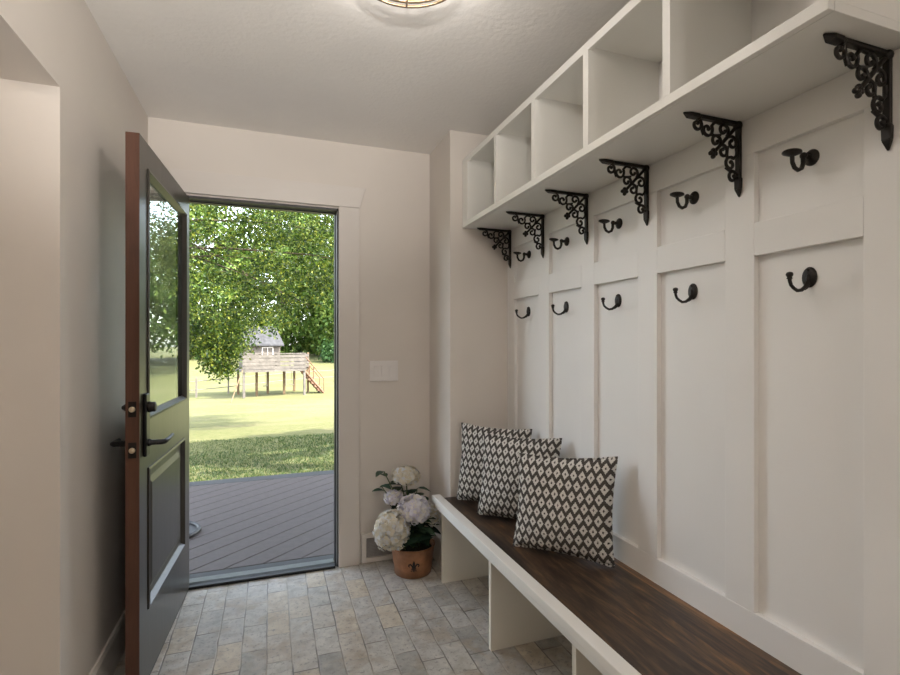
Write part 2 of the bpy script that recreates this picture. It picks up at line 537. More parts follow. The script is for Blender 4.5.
box_obj('jamb', M['jamb'], jb, (OX0 - 0.001, OX0 + 0.010, BY - 0.004, BY + 0.095, 0.0, OZ))
box_obj('head_jamb', M['jamb'], jb, (OX0, OX1, BY - 0.004, BY + 0.095, OZ - 0.012, OZ + 0.001))
box_obj('stop', M['black'], jb, (OX1 - 0.016, OX1 - 0.009, BY + 0.052, BY + 0.088, 0.0, OZ - 0.012))
box_obj('stop', M['black'], jb, (OX0, OX1, BY + 0.052, BY + 0.088, OZ - 0.018, OZ - 0.011))
sl = root('trim_4', (0, BY + 0.07, 0), 'grey metal door sill', None, None, 'structure')
m = MB(); m.prism([(2.928, -0.01), (2.928, 0.012), (2.945, 0.02), (3.03, 0.006), (3.07, -0.012), (3.07, -0.10), (2.94, -0.10)], 'x', OX0 + 0.02, OX1 - 0.02)
m.build('sill_plate', M['sill'], sl)
box_obj('weather_strip', M['black'], sl, (OX0 + 0.02, OX1 - 0.02, 2.902, 2.934, 0.0, 0.014), 0.003)

# ------------------------------------------------------------------ open door (local: s from hinge to free edge = +x, thickness = +y away from face, z up)
DL, DT, DH = 0.848, 0.044, 2.038
ang = math.atan2(-0.8548, -0.045)
dr = empty('door_1', (-0.4010, 2.915, 0.012), (0, 0, ang))
tag(dr, 'dark stained entry door with half glass standing open', None, None, 'structure')
ORG[dr] = Vector((0, 0, 0))
# with this rotation local -y... the visible face lies at local y = 0, its thickness runs to y = -DT
gx0, gx1, gz0, gz1 = 0.085, 0.752, 0.985, 1.932
px0, px1, pz0, pz1 = 0.12, 0.742, 0.262, 0.80
m = MB()
m.box(0.002, gx0, -DT, 0, 0, DH - 0.01)
m.box(gx1, DL - 0.003, -DT, 0, 0, DH - 0.01)
m.box(gx0, gx1, -DT, 0, gz1, DH - 0.01)
m.box(gx0, gx1, -DT, 0, pz1, gz0)
m.box(gx0, gx1, -DT, 0, 0, pz0)
m.box(0.05, px0, -DT, 0, pz0, pz1)
m.build('door_frame', M['door'], dr)
box_obj('door_edge', M['door_edge'], dr, (DL - 0.003, DL, -DT, -0.0005, 0, DH - 0.01))
# recessed lower panel with raised field
m = MB()
m.box(px0, px1, -DT + 0.01, -0.012, pz0, pz1)
m.hexa([(px0 + 0.05, -0.012, pz0 + 0.05), (px1 - 0.05, -0.012, pz0 + 0.05), (px1 - 0.05, -0.012, pz1 - 0.05), (px0 + 0.05, -0.012, pz1 - 0.05)],
       [(px0 + 0.075, -0.004, pz0 + 0.075), (px1 - 0.075, -0.004, pz0 + 0.075), (px1 - 0.075, -0.004, pz1 - 0.075), (px0 + 0.075, -0.004, pz1 - 0.075)])
m.build('lower_panel', M['door'], dr)


def moulding(x0, x1, z0, z1, w, y0, y1):
    mm = MB()
    prof = [(0, y0), (0, y1), (w * 0.35, y1 + 0.002), (w * 0.7, (y0 + y1) / 2), (w, y0)]
    cr = [(x0, z0, 1, 1), (x1, z0, -1, 1), (x1, z1, -1, -1), (x0, z1, 1, -1)]
    vs, fs, n = [], [], len(prof)
    for (x, z, a, b) in cr:
        for (d, y) in prof: vs.append((x + a * d, y, z + b * d))
    for i in range(4):
        for k in range(n - 1):
            a, b = i * n + k, ((i + 1) % 4) * n + k
            fs.append((a, b, b + 1, a + 1))
    mm.add(vs, fs)
    return mm


moulding(px0, px1, pz0, pz1, 0.026, -0.013, 0.004).build('panel_moulding', M['door'], dr)
moulding(gx0, gx1, gz0, gz1, 0.026, -0.013, 0.005).build('glass_moulding', M['door'], dr)
moulding(gx0, gx1, gz0, gz1, 0.024, -0.029, -DT - 0.008).build('glass_moulding', M['door'], dr)
box_obj('glass_pane', M['glass'], dr, (gx0 + 0.005, gx1 - 0.005, -0.022, -0.0135, gz0 + 0.005, gz1 - 0.005))

# hardware: outer plate with deadbolt cylinder and lever, inner lever and thumb turn, two edge latch plates
lk = MB(); lk.box(0.758, 0.806, 0, 0.012, 0.853, 1.085)
esc = lk.build('escutcheon', M['black'], dr, 0.004)
RX = Matrix.Rotation(-math.pi / 2, 4, 'X')      # lathe axis to +y
m = MB(); m.lathe([(0.02, 0), (0.021, 0.006), (0.0185, 0.012), (0.0185, 0.024), (0.013, 0.026)], 20, Matrix.Translation((0.782, 0.011, 1.035)) @ RX)
m.build('deadbolt_cylinder', M['iron'], esc)
m = MB()
m.lathe([(0.014, 0), (0.014, 0.006), (0.010, 0.012), (0.010, 0.03)], 16, Matrix.Translation((0.782, 0.011, 0.902)) @ RX)
m.tube([(0.782, 0.03, 0.902), (0.782, 0.056, 0.902), (0.775, 0.064, 0.902), (0.72, 0.066, 0.903), (0.66, 0.066, 0.907)], [0.010, 0.010, 0.0095, 0.008, 0.007], 12)
m.build('lever_handle', M['black'], esc)
m = MB()
m.lathe([(0.024, 0), (0.024, 0.006), (0.011, 0.014), (0.011, 0.035)], 16, Matrix.Translation((0.782, -DT, 0.902)) @ Matrix.Rotation(math.pi / 2, 4, 'X'))
m.tube([(0.782, -DT - 0.03, 0.902), (0.782, -DT - 0.055, 0.902), (0.774, -DT - 0.062, 0.902), (0.70, -DT - 0.064, 0.903)], [0.010, 0.010, 0.009, 0.007], 12)
m.build('lever_handle', M['black'], dr)
m = MB(); m.lathe([(0.024, 0), (0.024, 0.008), (0.016, 0.016), (0.006, 0.03)], 16, Matrix.Translation((0.782, -DT, 1.035)) @ Matrix.Rotation(math.pi / 2, 4, 'X'))
m.build('thumb_turn', M['black'], dr)
for z in (0.888, 1.035):
    lp = box_obj('latch_plate', M['iron'], dr, (DL, DL + 0.002, -DT + 0.009, -0.009, z - 0.028, z + 0.028), 0.001)
    m = MB(); m.lathe([(0.010, 0), (0.010, 0.006), (0.0085, 0.008)], 16, Matrix.Translation((DL + 0.0015, -DT / 2, z)) @ Matrix.Rotation(math.pi / 2, 4, 'Y'))
    m.build('bolt', M['brass'], lp)
for z in (0.25, 1.02, 1.80):
    m = MB(); m.tube([(0.0, -DT - 0.005, z - 0.05), (0.0, -DT - 0.005, z + 0.05)], 0.006, 10)
    m.build('hinge', M['black'], dr)
box_obj('door_sweep', M['black'], dr, (0.01, DL - 0.004, -DT + 0.004, -0.002, -0.010, 0.0))

# ------------------------------------------------------------------ bench
SEAT = 0.451
be = root('entry_bench', (1.05, 1.6, 0), 'long built-in white bench with a dark walnut seat under the coat hooks', 'bench')
YE = 0.62
box_obj('seat', M['walnut'], be, (0.878, XP - 0.016, YE, CY - 0.001, SEAT - 0.03, SEAT), 0.001)
m = MB()
m.box(0.830, 0.8775, YE, 2.615, SEAT - 0.030, SEAT + 0.0015)
m.build('seat_nosing', M['white'], be, 0.003, 2)
box_obj('apron', M['white'], be, (0.843, 0.880, YE + 0.003, 2.595, SEAT - 0.062, SEAT - 0.030), 0.002)
for (a, b) in ((2.528, 2.548), (1.903, 1.925), (1.285, 1.307), (0.65, 0.672)):
    box_obj('bench_support', M['cream'], be, (0.862, XP - 0.002, a, b, 0.0, SEAT - 0.032), 0.001)

# ------------------------------------------------------------------ cubby shelf
XF, ZS, ZT = 1.0, 1.912, 2.282
sh = root('cubby_shelf', (1.15, 1.6, ZS), 'long white wall shelf divided into open cubbies below the ceiling', 'shelf')
box_obj('shelf_bottom', M['white'], sh, (XF + 0.001, XP - 0.001, 0.643, CY - 0.002, ZS, ZS + 0.02), 0.001)
box_obj('shelf_top', M['white'], sh, (XF + 0.001, XP - 0.001, 0.643, CY - 0.002, ZT - 0.02, ZT), 0.001)
box_obj('front_rail', M['white'], sh, (XF - 0.016, XF + 0.0005, 0.643, CY - 0.002, ZS, ZS + 0.027), 0.0015)
box_obj('front_rail', M['white'], sh, (XF - 0.016, XF + 0.0005, 0.643, CY - 0.002, ZT - 0.03, ZT), 0.0015)
divs = [(2.472, CY - 0.002), (2.112, 2.138), (1.754, 1.781), (1.398, 1.427), (1.039, 1.066), (0.643, 0.670)]
for (a, b) in divs:
    m = MB(); m.box(XF - 0.0158, XF + 0.0006, a, b, ZS + 0.0268, ZT - 0.0298); m.box(XF + 0.0006, XP - 0.001, a, b, ZS + 0.0201, ZT - 0.0201)
    m.build('divider', M['white'], sh)
m = MB()
for (a, b) in zip(divs[1:], divs[:-1]):
    m.box(XP - 0.020, XP - 0.001, a[1], b[0], ZS + 0.02, ZS + 0.10)
box_obj('back_cleat', M['white'], sh, (XP - 0.016, XP - 0.0015, 0.67, 2.472, ZS + 0.0195, ZS + 0.10), 0.001)

# ------------------------------------------------------------------ scroll brackets  (local: out from wall = -x, down = -z)


def spiral(cx, cz, r0, r1, a0, turns, n=26):
    pts = []
    for i in range(n + 1):
        t = i / n
        r = r0 + (r1 - r0) * t
        a = a0 + turns * 2 * math.pi * t
        pts.append((cx + r * math.cos(a), cz + r * math.sin(a)))
    return pts


def make_bracket():
    L, H, T = 0.205, 0.212, 0.0075
    r = empty('scroll_bracket')
    ORG[r] = Vector((0, 0, 0))
    Y = lambda pts: [(-u, 0, -v) for (u, v) in pts]
    # bars with spear tips
    m = MB()
    m.box(-0.168, -0.002, -T, T, -0.011, -0.001)
    m.hexa([(-0.155, -0.010, -0.012), (-0.185, -0.011, -0.011), (-0.185, 0.011, -0.011), (-0.155, 0.010, -0.012)][::-1],
           [(-0.155, -0.010, -0.001), (-0.185, -0.011, -0.001), (-0.185, 0.011, -0.001), (-0.155, 0.010, -0.001)][::-1])
    m.hexa([(-0.185, -0.011, -0.011), (-L, -0.002, -0.005), (-L, 0.002, -0.005), (-0.185, 0.011, -0.011)][::-1],
           [(-0.185, -0.011, -0.001), (-L, -0.002, -0.001), (-L, 0.002, -0.001), (-0.185, 0.011, -0.001)][::-1])
    m.ball((-0.152, 0, -0.007), 0.010, 10, 6, (0.7, 1.1, 0.8))
    m.build('horizontal_bar', M['iron'], r, 0.0015)
    m = MB()
    m.box(-0.011, -0.001, -T, T, -0.178, -0.002)
    m.hexa([(-0.012, -0.010, -0.160), (-0.001, -0.010, -0.160), (-0.001, 0.010, -0.160), (-0.012, 0.010, -0.160)],
           [(-0.012, -0.009, -0.19), (-0.001, -0.009, -0.19), (-0.001, 0.009, -0.19), (-0.012, 0.009, -0.19)])
    m.hexa([(-0.012, -0.009, -0.19), (-0.001, -0.009, -0.19), (-0.001, 0.009, -0.19), (-0.012, 0.009, -0.19)],
           [(-0.005, -0.002, -H), (-0.001, -0.002, -H), (-0.001, 0.002, -H), (-0.005, 0.002, -H)])
    m.ball((-0.007, 0, -0.160), 0.010, 10, 6, (0.8, 1.1, 0.7))
    m.ball((-0.009, 0, -0.009), 0.013, 10, 8)
    m.build('vertical_bar', M['iron'], r, 0.0015)
    # scrollwork, mirrored about the diagonal
    m = MB()
    R = 0.0043
    half = []
    half.append(spiral(0.158, 0.028, 0.0175, 0.006, -2.2, -1.0))
    half.append(spiral(0.122, 0.037, 0.0205, 0.0065, -2.6, -1.02))
    half.append(spiral(0.062, 0.030, 0.0195, 0.0065, 2.4, 1.05))
    half.append(spiral(0.090, 0.064, 0.0190, 0.006, 2.7, 1.05))
    half.append([(0.148, 0.013), (0.142, 0.024), (0.140, 0.040), (0.134, 0.053)])
    half.append([(0.106, 0.025), (0.096, 0.014), (0.086, 0.012), (0.074, 0.014)])
    half.append([(0.108, 0.046), (0.100, 0.050), (0.086, 0.049), (0.074, 0.046)])
    half.append([(0.050, 0.042), (0.044, 0.044), (0.030, 0.030)])
    for sw in (0, 1):
        for p in half:
            q = [(v, u) if sw else (u, v) for (u, v) in p]
            m.tube(Y(q), R, 6, 1.15)
            e = q[-1]
            if len(p) > 10: m.ball((-e[0], 0, -e[1]), 0.0058, 8, 6)
    m.tube(Y([(0.010, 0.010), (0.096, 0.096)]), 0.0052, 6, 1.1)
    cx = 0.100
    for (du, dv) in ((1, 0), (-1, 0), (0, 1), (0, -1)):
        m.ball((-(cx + du * 0.0085), 0, -(cx + dv * 0.0085)), 0.0068, 8, 6)
    m.ball((-cx, 0, -cx), 0.006, 8, 6)
    m.build('scrollwork', M['iron'], r)
    return r


BR_Y = [0.697, 1.062, 1.432, 1.790, 2.150, 2.506]
BR_LAB = [
    'ornate iron scroll bracket at the near right end of the shelf, largest in view',
    'ornate iron scroll bracket second from the near end of the shelf',
    'ornate iron scroll bracket third from the near end of the shelf',
    'ornate iron scroll bracket third from the corner pier under the shelf',
    'ornate iron scroll bracket second from the corner pier under the shelf',
    'ornate iron scroll bracket in the corner against the pier under the shelf',
]
br = make_bracket()
for i, y in enumerate(BR_Y):
    o = br if i == 0 else copy_tree(br)
    o.location = (XR, y, ZS)
    tag(o, BR_LAB[i], 'bracket', 'iron scroll brackets under the cubby shelf')

# ------------------------------------------------------------------ hooks (local: out from wall = -x)
RMX = Matrix.Rotation(-math.pi / 2, 4, 'Y')     # lathe axis to -x


def make_hat_hook():
    r = empty('coat_hook'); ORG[r] = Vector((0, 0, 0))
    m = MB(); m.lathe([(0.0205, 0), (0.0205, 0.003), (0.018, 0.006), (0.012, 0.009), (0.008, 0.012)], 24, RMX, 1.0, 0.92)
    m.build('back_plate', M['iron'], r)
    m = MB()
    m.tube([(-0.008, 0, 0), (-0.024, 0, 0.0), (-0.030, 0, -0.003)], [0.007, 0.0065, 0.006], 10)
    m.ball((-0.030, 0, 0.001), 0.0085, 12, 8)
    m.tube([(-0.031, 0, -0.003), (-0.031, 0, -0.018), (-0.037, 0, -0.031), (-0.050, 0, -0.037), (-0.062, 0, -0.032), (-0.069, 0, -0.020), (-0.070, 0, -0.006), (-0.070, 0, 0.001)],
           [0.0058, 0.0056, 0.0054, 0.0052, 0.005, 0.005, 0.005, 0.006], 10)
    m.build('hook_arm', M['iron'], r)
    m = MB(); m.lathe([(0.006, -0.006), (0.016, -0.001), (0.0215, 0.002), (0.021, 0.0045), (0.012, 0.0065), (0.002, 0.007)], 24, Matrix.Translation((-0.071, 0, 0.001)) @ Matrix.Rotation(0.12, 4, 'Y'))
    m.build('hat_cap', M['iron'], r)
    return r


def make_coat_hook():
    r = empty('coat_hook'); ORG[r] = Vector((0, 0, 0))
    m = MB(); m.lathe([(0.0185, 0), (0.0185, 0.003), (0.0155, 0.006), (0.010, 0.0075)], 24, RMX @ Matrix.Diagonal((1.4, 1.0, 1, 1)))
    m.ball((-0.007, 0, -0.004), 0.0055, 12, 8, (0.8, 0.8, 2.4))
    m.ball((-0.007, 0, 0.019), 0.0042, 10, 6)
    m.build('back_plate', M['iron'], r)
    m = MB()
    m.tube([(-0.006, 0, -0.012), (-0.016, 0, -0.024), (-0.030, 0, -0.033), (-0.045, 0, -0.035), (-0.058, 0, -0.029), (-0.067, 0, -0.022), (-0.071, 0, -0.013), (-0.072, 0, -0.005)],
           [0.0055, 0.0050, 0.0047, 0.0044, 0.0041, 0.0040, 0.0042, 0.0048], 10)
    m.tube([(-0.006, 0.0, -0.016), (-0.014, 0, -0.026), (-0.020, 0, -0.030)], [0.006, 0.005, 0.004], 8)
    m.build('hook_arm', M['iron'], r)
    m = MB(); m.lathe([(0.004, -0.004), (0.0068, -0.002), (0.0052, 0.001), (0.0075, 0.005), (0.0082, 0.009), (0.006, 0.013), (0.001, 0.0145)], 14, Matrix.Translation((-0.072, 0, -0.004)))
    m.build('hook_ball', M['iron'], r)
    return r


HK_Y = [0.873, 1.242, 1.608, 1.972, 2.328]
WHERE = ['in the nearest panel on the right', 'in the second panel from the right', 'in the middle panel', 'in the second panel from the corner pier', 'in the panel beside the corner pier']
hh = make_hat_hook()
ch = make_coat_hook()
for i, y in enumerate(HK_Y):
    o = hh if i == 0 else copy_tree(hh)
    o.location = (XP, y, 1.749)
    tag(o, 'upper dark hook with flat round cap ' + WHERE[i], 'hook', 'capped hooks of the upper row')
for i, y in enumerate(HK_Y):
    o = ch if i == 0 else copy_tree(ch)
    o.location = (XP, y + 0.005, 1.450)
    tag(o, 'lower dark hook with small ball tip ' + WHERE[i], 'hook', 'ball tipped hooks of the lower row')

# ------------------------------------------------------------------ cushions
SX = 0.40


def cushion_mesh(seed, slump):
    rnd = random.Random(seed)
    N = 30
    vs, fs = [], []
    hx = SX / 2
    ph = [rnd.uniform(0, 6.28) for _ in range(6)]
    for side in (1, -1):
        for j in range(N + 1):
            for i in range(N + 1):
                a, b = -1 + 2 * i / N, -1 + 2 * j / N
                # pinch the sides so that the corners stick out
                pin = 0.075
                x = hx * a * (1 - pin * (1 - b * b))
                y = hx * b * (1 - pin * (1 - a * a))
                prof = (max(0, (1 - a * a)) * max(0, (1 - b * b))) ** 0.42
                t = 0.074 * prof * (1 + 0.10 * math.sin(3 * a + ph[0]) * math.sin(2.5 * b + ph[1]))
                t *= 1 + 0.14 * (-b) * (1 - abs(a) * 0.3)
                wr_ = 0.004 * math.sin(9 * a + ph[2] + 3 * b) * max(0, b - 0.2) * prof
                sag = slump * (b + 1) / 2 * (1 - a) / 2
                edge = 0.0035 * math.sin(11 * a + ph[3]) * abs(b) ** 6
                vs.append((x, y - sag + edge, side * (t + wr_)))
    K = (N + 1) * (N + 1)
    for sd in (0, 1):
        for j in range(N):
            for i in range(N):
                q = (sd * K + j * (N + 1) + i, sd * K + j * (N + 1) + i + 1, sd * K + (j + 1) * (N + 1) + i + 1, sd * K + (j + 1) * (N + 1) + i)
                fs.append(q if sd == 0 else q[::-1])
    me = bpy.data.meshes.new('cushion')
    me.from_pydata(vs, [], fs)
    bm = bmesh.new(); bm.from_mesh(me)
    bmesh.ops.remove_doubles(bm, verts=bm.verts, dist=0.0004)
    bm.to_mesh(me); bm.free()
    me.polygons.foreach_set('use_smooth', [True] * len(me.polygons))
    me.materials.append(M['cushion'])
    return me


def piping(slump):
    hx = SX / 2
    m = MB(); pts = []
    per = [(-1 + 2 * k / 20, -1) for k in range(20)] + [(1, -1 + 2 * k / 20) for k in range(20)] + [(1 - 2 * k / 20, 1) for k in range(20)] + [(-1, 1 - 2 * k / 20) for k in range(21)]
    for a, b in per:
        pin = 0.075
        x = hx * a * (1 - pin * (1 - b * b)); y = hx * b * (1 - pin * (1 - a * a))
        pts.append((x, y - slump * (b + 1) / 2 * (1 - a) / 2, 0))
    m.tube(pts, 0.004, 6)
    return m


def place_cushion(bl, br_, tr, seed, slump, label):
    """corner points in the world: bottom-left, bottom-right, top-right as seen"""
    bl, br_, tr = Vector(bl), Vector(br_), Vector(tr)
    ex = (br_ - bl).normalized()
    up = (tr - br_); ey = (up - ex * up.dot(ex)).normalized()
    ez = ex.cross(ey)
    c = (bl + br_) / 2 + ey * (SX / 2)
    o = bpy.data.objects.new('scatter_cushion', None)
    COL.objects.link(o)
    o.matrix_world = Matrix(((ex.x, ey.x, ez.x, c.x), (ex.y, ey.y, ez.y, c.y), (ex.z, ey.z, ez.z, c.z), (0, 0, 0, 1)))
    ORG[o] = Vector((0, 0, 0))
    cv = bpy.data.objects.new('cover', cushion_mesh(seed, slump)); COL.objects.link(cv); cv.parent = o
    piping(slump).build('piping', M['cushion'], o)
    tag(o, label, 'cushion', 'patterned cushions on the bench')
    return o


zc = SEAT + 0.006
place_cushion((0.935, 1.835, zc), (1.188, 1.535, zc), (1.232, 1.572, 0.84), 3, 0.03, 'grey and white diamond patterned cushion nearest the camera, fully in view')
place_cushion((0.945, 2.235, zc), (1.19, 1.925, zc), (1.232, 1.962, 0.83), 5, 0.015, 'grey and white diamond patterned cushion in the middle of the three')
place_cushion((0.925, 2.488, zc), (1.185, 2.175, zc), (1.225, 2.215, 0.85), 8, 0.0, 'grey and white diamond patterned cushion leaning by the corner pier, rearmost')

# ------------------------------------------------------------------ wall plate, vent, ceiling lamp
sw = root('light_switch', (0.63, BY, 1.12), 'three-gang rocker light switch on the wall beside the doorway', 'switch')
box_obj('switch_plate', M['plate'], sw, (0.545, 0.716, BY - 0.006, BY, 1.06, 1.18), 0.003)
for k in range(3):
    x = 0.586 + k * 0.0455
    m = MB()
    m.hexa([(x - 0.0165, BY - 0.007, 1.087), (x + 0.0165, BY - 0.007, 1.087), (x + 0.0165, BY - 0.004, 1.087), (x - 0.0165, BY - 0.004, 1.087)],
           [(x - 0.0165, BY - 0.011, 1.153), (x + 0.0165, BY - 0.011, 1.153), (x + 0.0165, BY - 0.004, 1.153), (x - 0.0165, BY - 0.004, 1.153)])
    m.build('rocker', M['plate'], sw, 0.001)

vt = root('wall_vent', (0.62, BY, 0.0), 'white framed grey floor-level vent grille behind the flower bucket', 'vent')
m = MB()
vx0, vx1, vz0, vz1 = 0.495, 0.78, 0.004, 0.172
for d in ((vx0, vx0 + 0.028, vz0, vz1), (vx1 - 0.028, vx1, vz0, vz1), (vx0 + 0.028, vx1 - 0.028, vz0, vz0 + 0.026), (vx0 + 0.028, vx1 - 0.028, vz1 - 0.026, vz1)):
    m.box(d[0], d[1], BY - 0.02, BY - 0.0005, d[2], d[3])
m.build('vent_frame', M['casing'], vt, 0.001)
box_obj('vent_back', M['rubber'], vt, (vx0 + 0.028, vx1 - 0.028, BY - 0.003, BY - 0.001, vz0 + 0.026, vz1 - 0.026))
m = MB()
z = vz0 + 0.03
while z < vz1 - 0.03:
    m.hexa([(vx0 + 0.028, BY - 0.014, z), (vx1 - 0.028, BY - 0.014, z), (vx1 - 0.028, BY - 0.004, z + 0.006), (vx0 + 0.028, BY - 0.004, z + 0.006)],
           [(vx0 + 0.028, BY - 0.014, z + 0.003), (vx1 - 0.028, BY - 0.014, z + 0.003), (vx1 - 0.028, BY - 0.004, z + 0.009), (vx0 + 0.028, BY - 0.004, z + 0.009)])
    z += 0.0085
m.build('vent_slats', M['vent_grille'], vt)


def ceiling_lamp(x, y, watts, color, label):
    r = root('ceiling_light', (x, y, ZC), label, 'ceiling light')
    T = Matrix.Translation
    m = MB(); m.lathe([(0.15, -0.0005), (0.15, -0.012), (0.135, -0.02), (0.05, -0.026), (0.02, -0.03), (0.018, -0.05)], 32, T((x, y, ZC)))
    m.build('canopy', M['bronze'], r)
    cg = MB()
    for (rr, z, w) in ((0.170, -0.085, 0.0055), (0.164, -0.105, 0.0045), (0.10, -0.122, 0.003)):
        cg.tube([(x + rr * math.cos(a * math.pi / 20), y + rr * math.sin(a * math.pi / 20), ZC + z) for a in range(41)], w, 6)
    for k in range(6):
        a = k * math.pi / 3 + 0.3
        ca, sa = math.cos(a), math.sin(a)
        cg.tube([(x + r_ * ca, y + r_ * sa, ZC + z) for r_, z in ((0.145, -0.012), (0.172, -0.05), (0.172, -0.085), (0.164, -0.107), (0.10, -0.123), (0.012, -0.128))], 0.003, 6)
    cg.ball((x, y, ZC - 0.128), 0.013, 12, 8)
    cg.build('cage', M['bronze'], r)
    for s in (-1, 1):
        b = MB(); b.ball((x + s * 0.06, y, ZC - 0.062), 0.026, 14, 10)
        bo = b.build('bulb', M['bulb'], r)
        q = MB(); q.tube([(x + s * 0.06, y, ZC - 0.02), (x + s * 0.06, y, ZC - 0.045)], 0.013, 12); q.build('socket', M['bronze'], r)
        l = bpy.data.lights.new('bulb_light', 'POINT'); l.energy = watts / 2; l.color = color; l.shadow_soft_size = 0.03
        lo = bpy.data.objects.new('bulb_light', l); COL.objects.link(lo); lo.parent = r
        lo.location = (s * 0.06, 0, -0.115)
    return r


ceiling_lamp(0.362, 1.355, LAMP_W, LAMP_C, 'round bronze cage ceiling light, its rim just showing at the top')
ceiling_lamp(0.7, -1.75, REAR_W, LAMP_C, 'added round bronze cage fill light behind the viewer near the rear wall')  # added unseen fixture, fills the room from behind the camera
ceiling_lamp(-1.6, 0.3, HALL_W, (1.0, 0.86, 0.72), 'added round bronze cage fill light in the side hall')  # added unseen fixture, warms and brightens the hall side

LX, LY, LZ = -0.15, -0.6, 1.45  # added out-of-view uplight, bounces light off the ceiling like a flash
UP_T = Vector((-0.10, 1.2, 2.44))
fl_ = root('fill_uplight', (LX, LY, 0), 'added bronze fill light behind the viewer with its head tilted up at the ceiling', 'lamp')
T_ = Matrix.Translation
MB().lathe([(0.14, 0), (0.14, 0.015), (0.05, 0.03), (0.012, 0.04)], 28, T_((LX, LY, 0))).build('base', M['bronze'], fl_)
MB().tube([(LX, LY, 0.03), (LX, LY, LZ - 0.16), (LX, LY - 0.03, LZ - 0.06)], 0.012, 12).build('pole', M['bronze'], fl_)
up_q = (UP_T - Vector((LX, LY, LZ))).to_track_quat('Z', 'Y')
MB().lathe([(0.02, -0.12), (0.07, -0.08), (0.09, 0), (0.092, 0.005), (0.086, 0.005), (0.066, -0.07), (0.02, -0.1)], 28, T_((LX, LY, LZ)) @ up_q.to_matrix().to_4x4()).build('fill_head', M['bronze'], fl_)
l = bpy.data.lights.new('uplight', 'SPOT'); l.energy = UP_W; l.color = (1.0, 0.955, 0.905); l.shadow_soft_size = 0.06; l.spot_size = math.radians(61); l.spot_blend = 1.0
lo = bpy.data.objects.new('uplight', l); COL.objects.link(lo); lo.parent = fl_; lo.location = (0, 0, LZ); lo.rotation_euler = (Vector((LX, LY, LZ)) - UP_T).to_track_quat('Z', 'Y').to_euler()

# ------------------------------------------------------------------ flower bucket
PXc, PYc = 0.752, 2.722
fb = root('flower_bucket', (PXc, PYc, 0), 'copper coloured bucket with a dark lily emblem on the brick floor', 'bucket')
prof = [(0.096, 0.0), (0.102, 0.004), (0.112, 0.08), (0.121, 0.148), (0.125, 0.151), (0.125, 0.160), (0.119, 0.160), (0.116, 0.148), (0.107, 0.08), (0.098, 0.01), (0.001, 0.01)]
m = MB(); m.lathe(prof, 36, Matrix.Translation((PXc, PYc, 0.0))); m.build('bucket_wall', M['copper'], fb)
m = MB(); m.lathe([(0.112, 0.125), (0.107, 0.135), (0.05, 0.141), (0.001, 0.143)], 24, Matrix.Translation((PXc, PYc, 0.0))); m.build('moss', M['soil'], fb)
# fleur-de-lis on the side turned to the room: outline pieces bent round the bucket
fl = MB()


def on_bucket(a, b, lift=0.0008):
    """a: sideways metres, b: height; a point on the bucket wall facing the camera"""
    rr = 0.102 + 0.010 * (b - 0.004) / 0.076 if b < 0.08 else 0.112 + 0.009 * (b - 0.08) / 0.068
    th0 = math.atan2(-PYc, -PXc + 0.15)
    th = th0 + a / rr
    return (PXc + (rr + lift) * math.cos(th), PYc + (rr + lift) * math.sin(th), b)


def flat_poly(rows):
    """rows of (height, left, right)"""
    vs = []
    for (b, l, r_) in rows:
        vs += [on_bucket(l, b), on_bucket((l + r_) / 2, b, 0.0012), on_bucket(r_, b)]
    fs = []
    for i in range(len(rows) - 1):
        for k in range(2):
            a = i * 3 + k
            fs.append((a, a + 1, a + 4, a + 3))
    fl.add(vs, fs)


c0 = 0.074
flat_poly([(c0 - 0.010, -0.003, 0.003), (c0 + 0.004, -0.006, 0.006), (c0 + 0.014, -0.0075, 0.0075), (c0 + 0.024, -0.005, 0.005), (c0 + 0.034, -0.0005, 0.0005)])
flat_poly([(c0 - 0.032, -0.0005, 0.0005), (c0 - 0.024, -0.005, 0.005), (c0 - 0.017, -0.003, 0.003)])
flat_poly([(c0 - 0.017, -0.014, 0.014), (c0 - 0.010, -0.014, 0.014)])
for s in (-1, 1):
    P0 = [(0.005, -0.010), (0.010, 0.004), (0.018, 0.013), (0.026, 0.010), (0.028, 0.002), (0.022, -0.003)]
    W0 = [0.003, 0.004, 0.005, 0.0045, 0.0035, 0.002]
    vs, fs = [], []
    for i, (u, w) in enumerate(P0):
        t = Vector(P0[min(i + 1, 5)]) - Vector(P0[max(i - 1, 0)]); t.normalize()
        nx, nz = -t.y, t.x
        vs += [on_bucket(s * (u + nx * W0[i]), c0 + w + nz * W0[i]), on_bucket(s * (u - nx * W0[i]), c0 + w - nz * W0[i])]
    for i in range(5): fs.append((2 * i, 2 * i + 1, 2 * i + 3, 2 * i + 2))
    fl.add(vs, fs)
    vs = [on_bucket(s * 0.004, c0 - 0.018), on_bucket(s * 0.014, c0 - 0.022), on_bucket(s * 0.018, c0 - 0.027), on_bucket(s * 0.009, c0 - 0.027)]
    fl.add(vs, [(0, 1, 2, 3)])
fl.build('lily_emblem', M['emblem'], fb)

rnd = random.Random(11)


